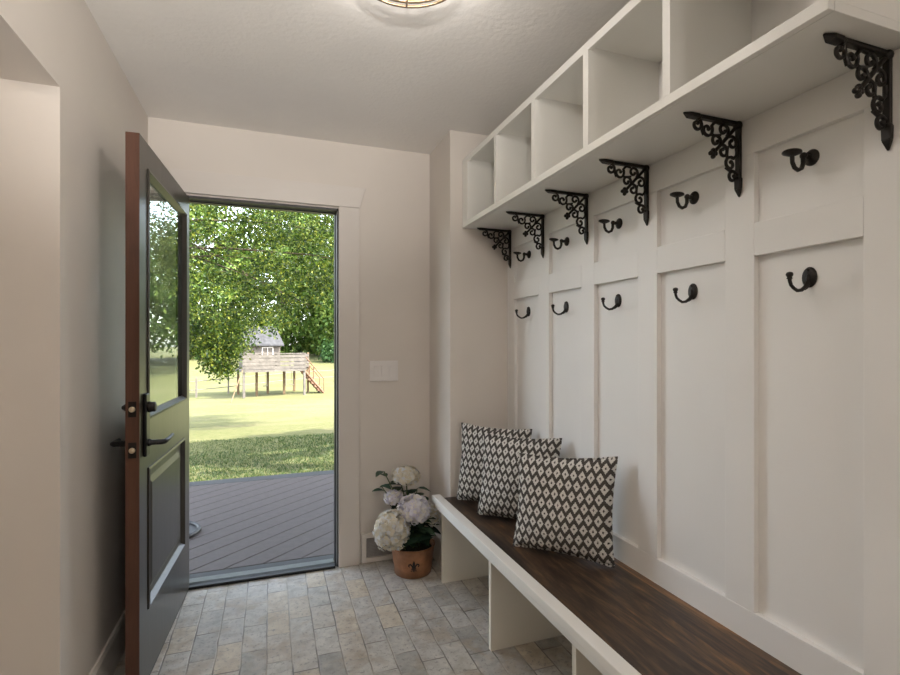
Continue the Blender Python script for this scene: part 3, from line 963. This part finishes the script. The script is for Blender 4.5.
def petal_head(c, R, n, mat, name, parent, squash=0.85, psize=0.022):
    """hydrangea head: many four-petalled florets over a ball"""
    m = MB(); c = Vector(c)
    for i in range(n):
        zf = 1 - 1.75 * (i + 0.5) / n
        th = i * 2.399963
        rr = math.sqrt(max(0, 1 - zf * zf))
        d = Vector((rr * math.cos(th), rr * math.sin(th), zf))
        d = (d + Vector((rnd.uniform(-.12, .12), rnd.uniform(-.12, .12), rnd.uniform(-.12, .12)))).normalized()
        p = c + Vector((d.x * R, d.y * R, d.z * R * squash)) * rnd.uniform(0.80, 1.08)
        t1 = d.orthogonal().normalized(); t2 = d.cross(t1)
        a0 = rnd.uniform(0, 6.28); ps = psize * rnd.uniform(0.8, 1.15)
        for k in range(4):
            a = a0 + k * math.pi / 2
            e = t1 * math.cos(a) + t2 * math.sin(a); w = d.cross(e)
            tip = p + e * ps + d * 0.001
            m.add([p - d * 0.003, p + e * ps * 0.55 + w * ps * 0.5 + d * 0.007, tip, p + e * ps * 0.55 - w * ps * 0.5 + d * 0.002], [(0, 1, 2), (0, 2, 3)], True)
    m.ball(c, R * 0.70, 14, 10, (1, 1, squash))
    return m.build(name, mat, parent)


def leaf_shape(m, p, d, up, L, W, droop=0.25):
    """a pointed oval leaf from p along d"""
    d = Vector(d).normalized(); up = Vector(up)
    s = d.cross(up)
    if s.length < 1e-4: s = d.orthogonal()
    s.normalize(); n = s.cross(d)
    rows = [(0.0, 0.02), (0.2, 0.7), (0.45, 1.0), (0.7, 0.75), (0.9, 0.3), (1.0, 0.02)]
    vs, fs = [], []
    for t, w in rows:
        c = Vector(p) + d * (L * t) - n * (droop * L * t * t)
        vs += [c - s * (W * w / 2) + n * (0.12 * W * w), c, c + s * (W * w / 2) + n * (0.12 * W * w)]
    for i in range(len(rows) - 1):
        for k in range(2):
            a = i * 3 + k
            fs.append((a, a + 1, a + 4, a + 3))
    m.add(vs, fs, True)


heads = [((0.612, 2.640, 0.275), 0.092, 210, 'petal_cream', 'cream hydrangea head, largest of the bouquet', 1.12),
         ((0.738, 2.650, 0.372), 0.084, 180, 'petal_lilac', 'lilac white hydrangea head at the centre of the bouquet', 0.9),
         ((0.722, 2.765, 0.530), 0.074, 120, 'petal_cream', 'cream hydrangea head at the top of the bouquet', 0.6),
         ((0.842, 2.690, 0.315), 0.052, 80, 'petal_cream', 'small cream hydrangea head beside the bench end', 1.1),
         ((0.640, 2.72, 0.425), 0.048, 70, 'petal_lilac', 'small pale hydrangea head behind the large cream one', 0.7)]
base = Vector((PXc, PYc, 0.135))
for c, R, n, mt, lb, sq in heads:
    c = Vector(c)
    hd = root('hydrangea_stem', tuple(base), lb, 'flower', 'hydrangeas in the copper bucket')
    b0 = base + Vector(((c.x - base.x) * 0.3, (c.y - base.y) * 0.3, 0))
    st = MB(); st.tube([b0 - Vector((0, 0, 0.02)), b0.lerp(c, 0.5) + Vector((0, 0, 0.03)), c], 0.004, 6)
    petal_head(c, R, n, M[mt], 'flower_head', hd, sq, 0.026 if R > 0.06 else 0.019)
    st.build('stem', M['stem'], hd)
    lm = MB()
    for k in range(10):
        a = rnd.uniform(0, 6.28)
        p = b0.lerp(c, rnd.uniform(0.35, 0.8))
        leaf_shape(lm, p, (math.cos(a), math.sin(a), rnd.uniform(-0.1, 0.5)), (0, 0, 1), rnd.uniform(0.08, 0.12), rnd.uniform(0.05, 0.075))
    lm.build('leaves', M['leaf_pot'], hd)
gr = root('greenery_spray', tuple(base), 'dark green leafy spray filling the bucket and rising at its left', 'foliage')
lm = MB(); stm = MB()
for (tip, n) in (((0.60, 2.78, 0.56), 8), ((0.57, 2.72, 0.50), 6), ((0.70, 2.81, 0.50), 6), ((0.80, 2.80, 0.44), 6), ((0.84, 2.76, 0.38), 5), ((0.66, 2.62, 0.18), 5), ((0.80, 2.60, 0.20), 5), ((0.74, 2.58, 0.22), 6), ((0.83, 2.66, 0.20), 5), ((0.78, 2.66, 0.30), 6), ((0.77, 2.62, 0.27), 6)):
    tip = Vector(tip); mid = base.lerp(tip, 0.5) + Vector((0, 0, 0.05))
    stm.tube([base - Vector((0, 0, 0.015)), mid, tip], 0.003, 5)
    for k in range(n):
        t = 0.35 + 0.65 * k / (n - 1)
        p = base.lerp(mid, t * 2) if t < 0.5 else mid.lerp(tip, t * 2 - 1)
        a = k * 2.4 + rnd.uniform(-.4, .4)
        leaf_shape(lm, p, (math.cos(a), math.sin(a), rnd.uniform(0.0, 0.6)), (0, 0, 1), rnd.uniform(0.065, 0.10), rnd.uniform(0.045, 0.065), 0.35)
stm.build('stems', M['stem'], gr)
lm.build('leaves', M['leaf_pot'], gr)

# ------------------------------------------------------------------ outside: house shell, deck
hs = root('house_roof', (0, 0, 2.6), 'dark shingled house roof above the entry', 'roof')
hm = MB()
hm.hexa([(-7, 3.9, 2.72), (8, 3.9, 2.72), (8, -3, 4.6), (-7, -3, 4.6)], [(-7, 3.9, 2.86), (8, 3.9, 2.86), (8, -3, 4.76), (-7, -3, 4.76)])
hm.build('roof_slope', M['roof_out'], hs)
box_obj('eave_soffit', M['house'], hs, (-7, 8, BY + 0.1, 3.89, 2.68, 2.72))
m = MB(); m.box(-7, OX0 - 0.02, BY + 0.085, BY + 0.1, -0.8, 2.68); m.box(OX1 + 0.02, 8, BY + 0.085, BY + 0.1, -0.8, 2.68); m.box(OX0 - 0.02, OX1 + 0.02, BY + 0.085, BY + 0.1, OZ + 0.02, 2.68)
struct('wall_outside', m, M['house'], 'pale siding on the outside of the entry wall')
DZ = -0.062
DY1 = 5.40
dk = root('deck', (0.5, 4.3, DZ), 'brown composite deck with diagonal boards outside the doorway', 'deck')
box_obj('border_board', M['deck_border'], dk, (-2.6, 3.6, 3.115, 3.255, DZ - 0.03, DZ), 0.003)
box_obj('border_board', M['deck_border'], dk, (-2.6, 3.6, DY1 - 0.14, DY1, DZ - 0.03, DZ), 0.003)
box_obj('fascia', M['deck_border'], dk, (-2.6, 3.6, DY1 + 0.001, DY1 + 0.025, DZ - 0.3, DZ - 0.004))
box_obj('subframe', M['rubber'], dk, (-2.55, 3.55, 3.12, DY1 - 0.02, DZ - 0.28, DZ - 0.032))
# each diagonal board is clipped to the field between the borders
fy0, fy1, fx0, fx1 = 3.26, DY1 - 0.145, -2.6, 3.6
ad = math.radians(41)
dvec = Vector((math.cos(ad), math.sin(ad))); nvec = Vector((-math.sin(ad), math.cos(ad)))
pitch = 0.146


def clip(poly, axis, lim, keep_less):
    out = []
    for i in range(len(poly)):
        a, b = poly[i], poly[(i + 1) % len(poly)]
        ia = a[axis] <= lim if keep_less else a[axis] >= lim
        ib = b[axis] <= lim if keep_less else b[axis] >= lim
        if ia: out.append(a)
        if ia != ib:
            t = (lim - a[axis]) / (b[axis] - a[axis])
            out.append(tuple(a[k] + (b[k] - a[k]) * t for k in range(2)))
    return out


bm_ = MB()
k = -60
o_ = Vector((0.0, 3.3))
for k in range(-40, 50):
    c = o_ + nvec * (k * pitch)
    q = [tuple(c + dvec * (-9) + nvec * 0.003), tuple(c + dvec * 9 + nvec * 0.003), tuple(c + dvec * 9 + nvec * (pitch - 0.003)), tuple(c + dvec * (-9) + nvec * (pitch - 0.003))]
    for ax, lim, less in ((0, fx0, False), (0, fx1, True), (1, fy0, False), (1, fy1, True)):
        q = clip(q, ax, lim, less)
        if len(q) < 3: break
    if len(q) >= 3:
        MBk = MB(); MBk.prism(q, 'z', DZ - 0.025, DZ)
        MBk.build('deck_board', M['deck'], dk, 0.002, 1)

# boot tray on the deck: wavy raised rim
bt = root('boot_tray', (-0.66, 4.02, DZ), 'dark grey rubber tray with a wavy raised rim on the deck', 'tray')
ring = []
for k in range(48):
    a = 2 * math.pi * k / 48
    rr = 1 + 0.16 * math.cos(3 * a + 0.4)
    ring.append((-0.70 + 0.185 * rr * math.cos(a), 4.0 + 0.26 * rr * math.sin(a)))
m = MB(); m.prism(ring, 'z', DZ + 0.0005, DZ + 0.008); m.build('tray_floor', M['rubber_in'], bt)
m = MB(); m.tube([(x, y, DZ + 0.016) for x, y in ring + ring[:1]], 0.014, 8); m.build('tray_rim', M['rubber'], bt)


# ------------------------------------------------------------------ outside: ground
def gz(x, y):
    pts = [(3.0, -0.36), (5.4, -0.36), (10, -0.58), (18, -1.05), (26, -1.40), (34, -1.25), (46, -0.75), (62, -0.05), (90, 0.15), (140, 0.25)]
    for (a, za), (b, zb) in zip(pts, pts[1:]):
        if y <= b:
            t = max(0, (y - a) / (b - a)); t = t * t * (3 - 2 * t) * 0.35 + t * 0.65
            return za + (zb - za) * t
    return pts[-1][1]


ys = [3.1 + (140 - 3.1) * (i / 70) ** 2 for i in range(71)]
xs = [-60 + i * 3 for i in range(51)]
m = MB()
m.v = [(x, y, gz(x, y) + (0.03 * math.sin(x * 0.7) * math.sin(y * 0.5) if y > 9 else 0)) for y in ys for x in xs]
nx = len(xs)
m.f = [(j * nx + i, j * nx + i + 1, (j + 1) * nx + i + 1, (j + 1) * nx + i) for j in range(70) for i in range(nx - 1)]
m.s = [True] * len(m.f)
tag(m.build('lawn', M['lawn']), 'sunlit yellow green lawn sloping away behind the deck', 'lawn', None, 'structure')


def np_leaves(name, mat, centers, per, spread, size, seed, parent, flat=(1, 1, 0.8), up_bias=0.5, aspect=0.62):
    """many small kinked leaves round the given centres, as one mesh"""
    rs = np.random.RandomState(seed)
    C = np.repeat(np.asarray(centers, dtype=float), per, axis=0)
    n = len(C)
    off = rs.normal(size=(n, 3)); off /= np.linalg.norm(off, axis=1)[:, None]
    off *= (rs.rand(n, 1) ** 0.5) * spread * np.asarray(flat)
    P = C + off
    d = rs.normal(size=(n, 3)); d[:, 2] -= 0.3; d /= np.linalg.norm(d, axis=1)[:, None]
    nn = rs.normal(size=(n, 3)); nn[:, 2] += up_bias * 2; nn -= d * (nn * d).sum(1)[:, None]; nn /= np.linalg.norm(nn, axis=1)[:, None]
    s = np.cross(d, nn)
    L = (size * rs.uniform(0.7, 1.25, n))[:, None]; W = L * aspect
    v0 = P; v1 = P + d * L * 0.45 + s * W * 0.5 + nn * L * 0.06; v2 = P + d * L - nn * L * 0.12; v3 = P + d * L * 0.45 - s * W * 0.5 + nn * L * 0.06
    V = np.stack([v0, v1, v2, v3], axis=1).reshape(-1, 3) - np.asarray(ORG.get(parent, Vector((0, 0, 0))))
    me = bpy.data.meshes.new(name)
    me.vertices.add(n * 4); me.vertices.foreach_set('co', V.ravel())
    idx = (np.arange(n) * 4)[:, None] + np.array([0, 1, 2, 0, 2, 3])
    me.loops.add(n * 6); me.loops.foreach_set('vertex_index', idx.ravel().astype(np.int32))
    me.polygons.add(n * 2); me.polygons.foreach_set('loop_start', (np.arange(n * 2) * 3).astype(np.int32))
    me.polygons.foreach_set('loop_total', np.full(n * 2, 3, dtype=np.int32))
    me.update(calc_edges=True); me.validate()
    me.materials.append(mat)
    o = bpy.data.objects.new(name, me); COL.objects.link(o)
    if parent is not None: o.parent = parent; ORG[o] = ORG.get(parent, Vector((0, 0, 0)))
    return o


# near tree whose drooping canopy fills the upper doorway
def zmin(x):
    P = [(-5, 1.2), (-3, 0.95), (-2.1, 0.95), (-1.5, 0.75), (-1.1, 0.52), (-0.85, 0.55), (-0.5, 1.0), (0, 1.50), (0.6, 1.95), (1.4, 2.2), (2.4, 2.5), (5, 3.2)]
    for (a, za), (b, zb) in zip(P, P[1:]):
        if x <= b: return za + (zb - za) * (x - a) / (b - a)
    return 3.2


rs = random.Random(4)
tr = root('leafy_tree', (-5.2, 14.0, gz(-5.2, 14)), 'bright green leafy tree whose drooping canopy fills the upper doorway', 'tree')
cent = []
while len(cent) < 900:
    x, y = rs.uniform(-5.5, 3.6), rs.uniform(11.6, 15.6)
    zl = zmin(x * 13.2 / y) * (y / 13.2) + 0.18
    if y / 13.2 > 1: zl += 0.25
    z = zl + (6.6 - zl) * rs.random() ** 1.25
    # a few holes that let the sky through
    hx_, hz_ = x * 13 / y, 1.285 + (z - 1.285) * 13 / y
    hole = any(((hx_ - a) / w) ** 2 + ((hz_ - b) / h_) ** 2 < 1 for a, b, w, h_ in ((-0.75, 3.3, 0.5, 0.28), (-0.2, 2.95, 0.45, 0.2), (-1.35, 3.6, 0.25, 0.22), (0.7, 2.75, 0.3, 0.2), (-0.9, 2.3, 0.4, 0.16)))
    if hole and rs.random() < 0.85: continue
    cent.append((x, y, z))
cent += [(-1.12 + rs.gauss(0, 0.16), 13.0 + rs.gauss(0, 0.3), rs.uniform(0.62, 1.3)) for _ in range(26)]
cent += [(rs.uniform(-2.3, -0.6), rs.uniform(12, 14.5), rs.uniform(1.0, 1.9)) for _ in range(60)]
np_leaves('foliage', M['leaf'], cent, 74, 0.34, 0.080, 5, tr)
m = MB()
b0 = Vector((-5.2, 14.0, gz(-5.2, 14) - 0.1))
m.tube([b0, b0 + Vector((0.05, 0, 1.2)), b0 + Vector((0.15, -0.05, 2.6)), b0 + Vector((0.5, -0.1, 4.2)), b0 + Vector((0.8, -0.1, 6.5))], [0.26, 0.21, 0.19, 0.15, 0.08], 12)
m.build('trunk', M['bark'], tr)
for j in range(9):
    st_ = b0 + Vector((0.25, -0.05, 2.6 + 0.35 * j))
    en = Vector((rs.uniform(-2.2, 3.0), rs.uniform(12, 15.2), rs.uniform(2.2, 5.6)))
    if j in (0, 1): en = Vector((-1.05 + 0.5 * j, 13.2 + j, 0.95 + 0.6 * j))
    mid = st_.lerp(en, 0.5) + Vector((0, rs.uniform(-.3, .3), 0.5))
    m = MB(); m.tube([st_, st_.lerp(mid, 0.5) + Vector((0, 0, 0.2)), mid, mid.lerp(en, 0.5) + Vector((0, 0, 0.1)), en], [0.05, 0.038, 0.026, 0.016, 0.006], 6)
    for q in range(7):
        p = mid.lerp(en, q / 7)
        e2 = p + Vector((rs.uniform(-.7, .7), rs.uniform(-.6, .6), rs.uniform(-.5, .6)))
        m.tube([p, p.lerp(e2, 0.5) + Vector((0, 0, 0.06)), e2], [0.011, 0.008, 0.004], 5)
    m.build('branch', M['bark'], tr)

# shade tree beside the deck, out of frame to the right: its crown throws the dappled shade
st = root('shade_tree', (8.6, 7.6, gz(8.6, 7.6)), 'broad green shade tree to the right of the deck', 'tree')
cent = []
off = -SUN_DIR / SUN_DIR.z
gaps = ((-0.35, 6.75, 1.05, 0.62), (1.05, 7.85, 0.6, 0.62), (0.65, 6.1, 0.9, 0.42), (-1.15, 7.7, 0.5, 0.50), (0.25, 8.8, 0.8, 0.22), (-1.0, 5.95, 0.6, 0.35), (0.15, 7.8, 0.35, 0.36))
while len(cent) < 1500:
    # aim the crown so that its shade falls between the deck and the open lawn
    gx, gy = rs.uniform(-4.5, 5.0), rs.uniform(4.6, 11.6)
    lim = 11.25 + 0.52 * gx * (1 if gx < 3 else 0.5)
    if gy > lim - 0.25: continue
    if any(((gx - a) / w) ** 2 + ((gy - b) / h_) ** 2 < 1 for a, b, w, h_ in gaps): continue
    z = rs.uniform(5.2, 6.8)
    hgt = z + 0.5
    cent.append((gx - off.x * hgt, gy - off.y * hgt, z))
# out-of-view crown added over the near lawn to cut its skylight
cent += [(rs.uniform(-4.0, 3.0), rs.uniform(5.6, 9.6), rs.uniform(5.6, 7.0)) for _ in range(800)]
np_leaves('foliage', M['leaf'], cent, 24, 0.21, 0.18, 8, st, (1, 1, 0.8))
m = MB(); b0 = Vector((8.6, 7.6, gz(0, 7.6) - 0.1))
m.tube([b0, b0 + Vector((-.1, 0, 2)), b0 + Vector((-.4, -.2, 4)), b0 + Vector((-1.2, -.5, 6))], [0.3, 0.24, 0.2, 0.1], 12)
m.build('trunk', M['bark'], st)
for j in range(6):
    en = Vector(cent[j * 100]); s0 = b0 + Vector((-.2, -.1, 2.8 + 0.3 * j)); mid = s0.lerp(en, 0.5) + Vector((0, 0, 0.4))
    m = MB(); m.tube([s0, mid, en], [0.09, 0.06, 0.02], 7); m.build('branch', M['bark'], st)

# background trees


def far_tree(x, y, h, r, mat, label, seed, n=150, leaf=0.42, low=0.18):
    z0 = gz(x, y)
    t = root('background_tree', (x, y, z0), label, 'tree', 'trees beyond the lawn')
    rr = random.Random(seed)
    c = []
    while len(c) < n:
        a, b, q = rr.uniform(-1, 1), rr.uniform(-1, 1), rr.uniform(0, 1)
        w = math.sin(math.pi * (0.25 + 0.73 * q)) ** 0.6
        if a * a + b * b > w * w: continue
        if a * a + b * b < 0.2 * w * w and rr.random() < 0.5: continue
        c.append((x + a * r, y + b * r, z0 + h * (low + (1 - low) * q)))
    np_leaves('foliage', mat, c, 55, r * 0.24, leaf, seed, t)
    m = MB(); m.tube([(x, y, z0 - 0.2), (x + 0.1, y, z0 + h * 0.4), (x, y, z0 + h * 0.8)], [0.03 * h, 0.022 * h, 0.008 * h], 8); m.build('trunk', M['bark'], t)
    return t


far_tree(-8.0, 58, 19, 6.0, M['leaf_far'], 'tall green tree beyond the lawn behind the left part of the near canopy', 21, 330, 0.46, 0.02)
far_tree(1.0, 62, 21, 6.2, M['leaf_far'], 'tall pale green tree beyond the lawn behind the playhouse roof', 22, 360, 0.46, 0.01)
far_tree(9.6, 57, 18, 6.0, M['leaf_far'], 'tall green tree beyond the lawn right of the playhouse', 23, 330, 0.46, 0.02)
far_tree(5.4, 68, 22, 6.0, M['leaf_far'], 'tall green tree between its neighbours far behind the playhouse stair', 28, 340, 0.46, 0.02)
far_tree(17, 50, 14, 6.0, M['leaf_far'], 'broad green tree mirrored at the left of the door glass', 24, 170, 0.42, 0.12)
far_tree(22, 38, 13, 5.0, M['leaf_far'], 'green tree with a bare dark trunk mirrored in the door glass', 25, 170, 0.36, 0.3)
far_tree(27, 30, 13, 5.0, M['leaf_far'], 'leafy tree mirrored in the door glass nearer than its neighbours', 26, 170, 0.36, 0.3)
far_tree(26, 46, 15, 6.0, M['leaf_far'], 'tall tree mirrored behind the others in the door glass', 27, 170, 0.4, 0.15)
hd = root('dark_shrub', (7.6, 50, gz(0, 50)), 'dark green shrub at the far edge of the lawn right of the playhouse', 'shrub')
np_leaves('foliage', M['leaf_dark'], [(7.6 + rs.uniform(-2.6, 3.2), 50 + rs.uniform(-1, 1), gz(0, 50) + rs.uniform(0.1, 1.9)) for _ in range(110)], 26, 0.6, 0.3, 31, hd)

# ------------------------------------------------------------------ playhouse on stilts
PA = Vector((-1.27, 25.94, 0)); ua = Vector((math.cos(0.21), math.sin(0.21), 0)); va = Vector((-math.sin(0.21), math.cos(0.21), 0))
PL, PD = 2.95, 2.1
ph = root('stilt_playhouse', tuple(PA + Vector((0, 0, gz(0, 26)))), 'weathered grey wooden playhouse on stilts out on the lawn', 'playhouse')


def pp(a, b, z): return PA + ua * a + va * b + Vector((0, 0, z))


def slab(m, a0, a1, b0, b1, z0, z1):
    m.hexa([pp(a0, b0, z0), pp(a1, b0, z0), pp(a1, b1, z0), pp(a0, b1, z0)], [pp(a0, b0, z1), pp(a1, b0, z1), pp(a1, b1, z1), pp(a0, b1, z1)])
    return m


ZP = -0.02
G0 = gz(0, 26) - 0.05
slab(MB(), -0.05, PL + 0.05, -0.05, PD + 0.05, ZP - 0.12, ZP).build('platform', M['weathered'], ph)
for (a, b, mt) in ((0.0, 0.0, 'weathered'), (PL - 0.05, 0.0, 'weathered'), (0.75, 0.9, 'post'), (1.45, 1.7, 'post'), (2.1, 0.9, 'post'), (0.05, PD - 0.1, 'post'), (PL - 0.05, PD - 0.1, 'post')):
    slab(MB(), a, a + 0.11, b, b + 0.11, G0, ZP - 0.12 if 'post' == mt else ZP + 0.8).build('post', M[mt], ph)
for k in range(4):
    z = ZP + 0.02 + k * 0.185
    slab(MB(), -0.02, PL + 0.02, -0.03, 0.0, z, z + 0.15).build('front_railing', M['weathered'], ph)
    slab(MB(), PL, PL + 0.03, 0.0, PD, z, z + 0.15).build('side_railing', M['weathered'], ph)
slab(MB(), -0.06, PL + 0.06, -0.06, 0.05, ZP + 0.76, ZP + 0.80).build('top_rail', M['weathered'], ph)
slab(MB(), PL + 0.06, PL + 0.5, 1.0, PD, ZP - 0.12, ZP).build('side_landing', M['weathered'], ph)
for k in range(4):
    z = ZP + 0.02 + k * 0.185
    slab(MB(), PL + 0.06, PL + 0.5, 0.96, 0.99, z, z + 0.15).build('side_railing', M['weathered'], ph)
slab(MB(), PL + 0.42, PL + 0.52, 1.0, 1.1, G0, ZP + 0.8).build('post', M['post'], ph)
for a in (0.75, 1.5, 2.2):
    slab(MB(), a, a + 0.07, 0.0, 0.05, ZP, ZP + 0.76).build('baluster', M['weathered'], ph)
hb = slab(MB(), 0.15, 1.95, 0.9, PD, ZP, ZP + 1.2).build('cottage_wall', M['siding'], ph)
m = MB(); slab(m, 1.05, 1.6, 0.885, 0.9, ZP + 0.55, ZP + 1.1); m.build('window_frame', M['casing'], hb)
m = MB(); slab(m, 1.09, 1.31, 0.878, 0.886, ZP + 0.59, ZP + 1.06); slab(m, 1.34, 1.56, 0.878, 0.886, ZP + 0.59, ZP + 1.06); m.build('window_pane', M['siding'], hb)
m = MB()
r0, r1, rz0, rz1 = 0.0, 2.1, ZP + 1.15, ZP + 2.1
m.hexa([pp(r0, 0.7, rz0), pp(r1, 0.7, rz0), pp(r1 - 0.25, 1.5, rz1), pp(r0 + 0.25, 1.5, rz1)], [pp(r0, 0.7, rz0 + 0.07), pp(r1, 0.7, rz0 + 0.07), pp(r1 - 0.25, 1.5, rz1 + 0.07), pp(r0 + 0.25, 1.5, rz1 + 0.07)])
m.hexa([pp(r0 + 0.25, 1.5, rz1), pp(r1 - 0.25, 1.5, rz1), pp(r1, 2.3, rz0), pp(r0, 2.3, rz0)], [pp(r0 + 0.25, 1.5, rz1 + 0.07), pp(r1 - 0.25, 1.5, rz1 + 0.07), pp(r1, 2.3, rz0 + 0.07), pp(r0, 2.3, rz0 + 0.07)])
m.build('roof', M['shingle'], ph)
# stair at the right end
stp = MB()
s0, s1 = pp(PL + 0.05, 0.5, ZP - 0.05), pp(PL + 1.1, 0.3, G0 + 0.1)
for w in (0.0, 0.7):
    sh_ = va * w
    stp.tube([s0 + sh_, s1 + sh_], 0.07, 4)
for k in range(7):
    p = s0.lerp(s1, (k + 0.5) / 7)
    stp.hexa([p + Vector((-.12, -.02, -.02)), p + Vector((.12, -.02, -.02)), p + va * 0.7 + Vector((.12, 0, -.02)), p + va * 0.7 + Vector((-.12, 0, -.02))],
             [p + Vector((-.12, -.02, .02)), p + Vector((.12, -.02, .02)), p + va * 0.7 + Vector((.12, 0, .02)), p + va * 0.7 + Vector((-.12, 0, .02))])
stp.build('stair', M['stair'], ph)
hr = MB()
for w in (0.0, 0.7):
    sh_ = va * w
    hr.tube([s0 + sh_ + Vector((0, 0, 0.8)), s1 + sh_ + Vector((0, 0, 0.75))], 0.025, 5)
    hr.tube([s1 + sh_ + Vector((0, 0, -.1)), s1 + sh_ + Vector((0, 0, 0.78))], 0.025, 5)
    hr.tube([s0.lerp(s1, 0.5) + sh_, s0.lerp(s1, 0.5) + sh_ + Vector((0, 0, 0.78))], 0.025, 5)
hr.build('handrail', M['stair'], ph)
m = MB(); m.tube([(-1.62, 23.2, gz(0, 23.2)), pp(-0.02, -0.02, ZP)], 0.025, 6); m.build('leaning_pole', M['post'], ph)
for a in (1.15, 2.45):
    m = MB(); m.tube([pp(a, 0.6, ZP - 0.12), pp(a, 0.6, ZP - 0.85)], 0.008, 4); m.tube([pp(a + 0.12, 0.6, ZP - 0.85), pp(a - 0.12, 0.6, ZP - 0.85)], 0.02, 5); m.tube([pp(a + 0.1, 0.6, ZP - 0.12), pp(a + 0.1, 0.6, ZP - 0.85)], 0.008, 4)
    m.build('trapeze', M['fence'], ph)

# rail fence behind, running across the lawn
fe = root('rail_fence', (-3.3, 27.5, gz(0, 28)), 'thin dark post and rail fence crossing the lawn left of the playhouse', 'fence')
fp = [(-6.5, 26.4), (-3.45, 27.3), (-2.1, 28.6), (0.8, 31.5), (4.2, 33.4), (7.5, 34.2)]
for x, y in fp:
    MB().box(x - 0.04, x + 0.04, y - 0.04, y + 0.04, gz(x, y) - 0.1, gz(x, y) + 0.95).build('fence_post', M['fence'], fe)
for (a, b), (c, d) in zip(fp, fp[1:]):
    for hh_ in (0.35, 0.78):
        m = MB(); m.tube([(a, b, gz(a, b) + hh_), (c, d, gz(c, d) + hh_)], 0.022, 5); m.build('fence_rail', M['fence'], fe)

# arching dry stem beside the deck
tw = MB(); tw.tube([(1.05, 7.6, gz(0, 7.6)), (1.08, 7.65, 0.02), (1.2, 7.75, 0.17), (1.42, 7.9, 0.24), (1.6, 8.0, 0.26)], [0.006, 0.006, 0.005, 0.004, 0.003], 5)
tag(tw.build('dry_stem', M['post']), 'thin pale arching stem on the shaded lawn beside the door jamb', 'stem')

# grass blades of the near lawn, shade put into their dark colour
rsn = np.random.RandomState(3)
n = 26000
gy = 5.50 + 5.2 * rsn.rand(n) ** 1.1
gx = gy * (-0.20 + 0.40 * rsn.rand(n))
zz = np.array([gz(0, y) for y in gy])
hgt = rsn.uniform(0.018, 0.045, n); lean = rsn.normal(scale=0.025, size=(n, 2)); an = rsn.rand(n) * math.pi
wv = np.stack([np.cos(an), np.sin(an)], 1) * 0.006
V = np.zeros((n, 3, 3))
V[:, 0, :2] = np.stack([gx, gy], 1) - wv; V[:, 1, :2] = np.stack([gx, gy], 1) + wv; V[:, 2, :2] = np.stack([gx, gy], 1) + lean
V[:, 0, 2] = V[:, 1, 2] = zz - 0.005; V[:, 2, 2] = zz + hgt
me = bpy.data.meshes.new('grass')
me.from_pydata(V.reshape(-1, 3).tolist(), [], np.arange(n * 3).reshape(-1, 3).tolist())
me.materials.append(M['shaded_blade'])
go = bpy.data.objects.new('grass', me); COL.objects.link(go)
tag(go, 'short grass blades coloured dark for shade on the lawn just past the deck', 'grass', None, 'stuff')
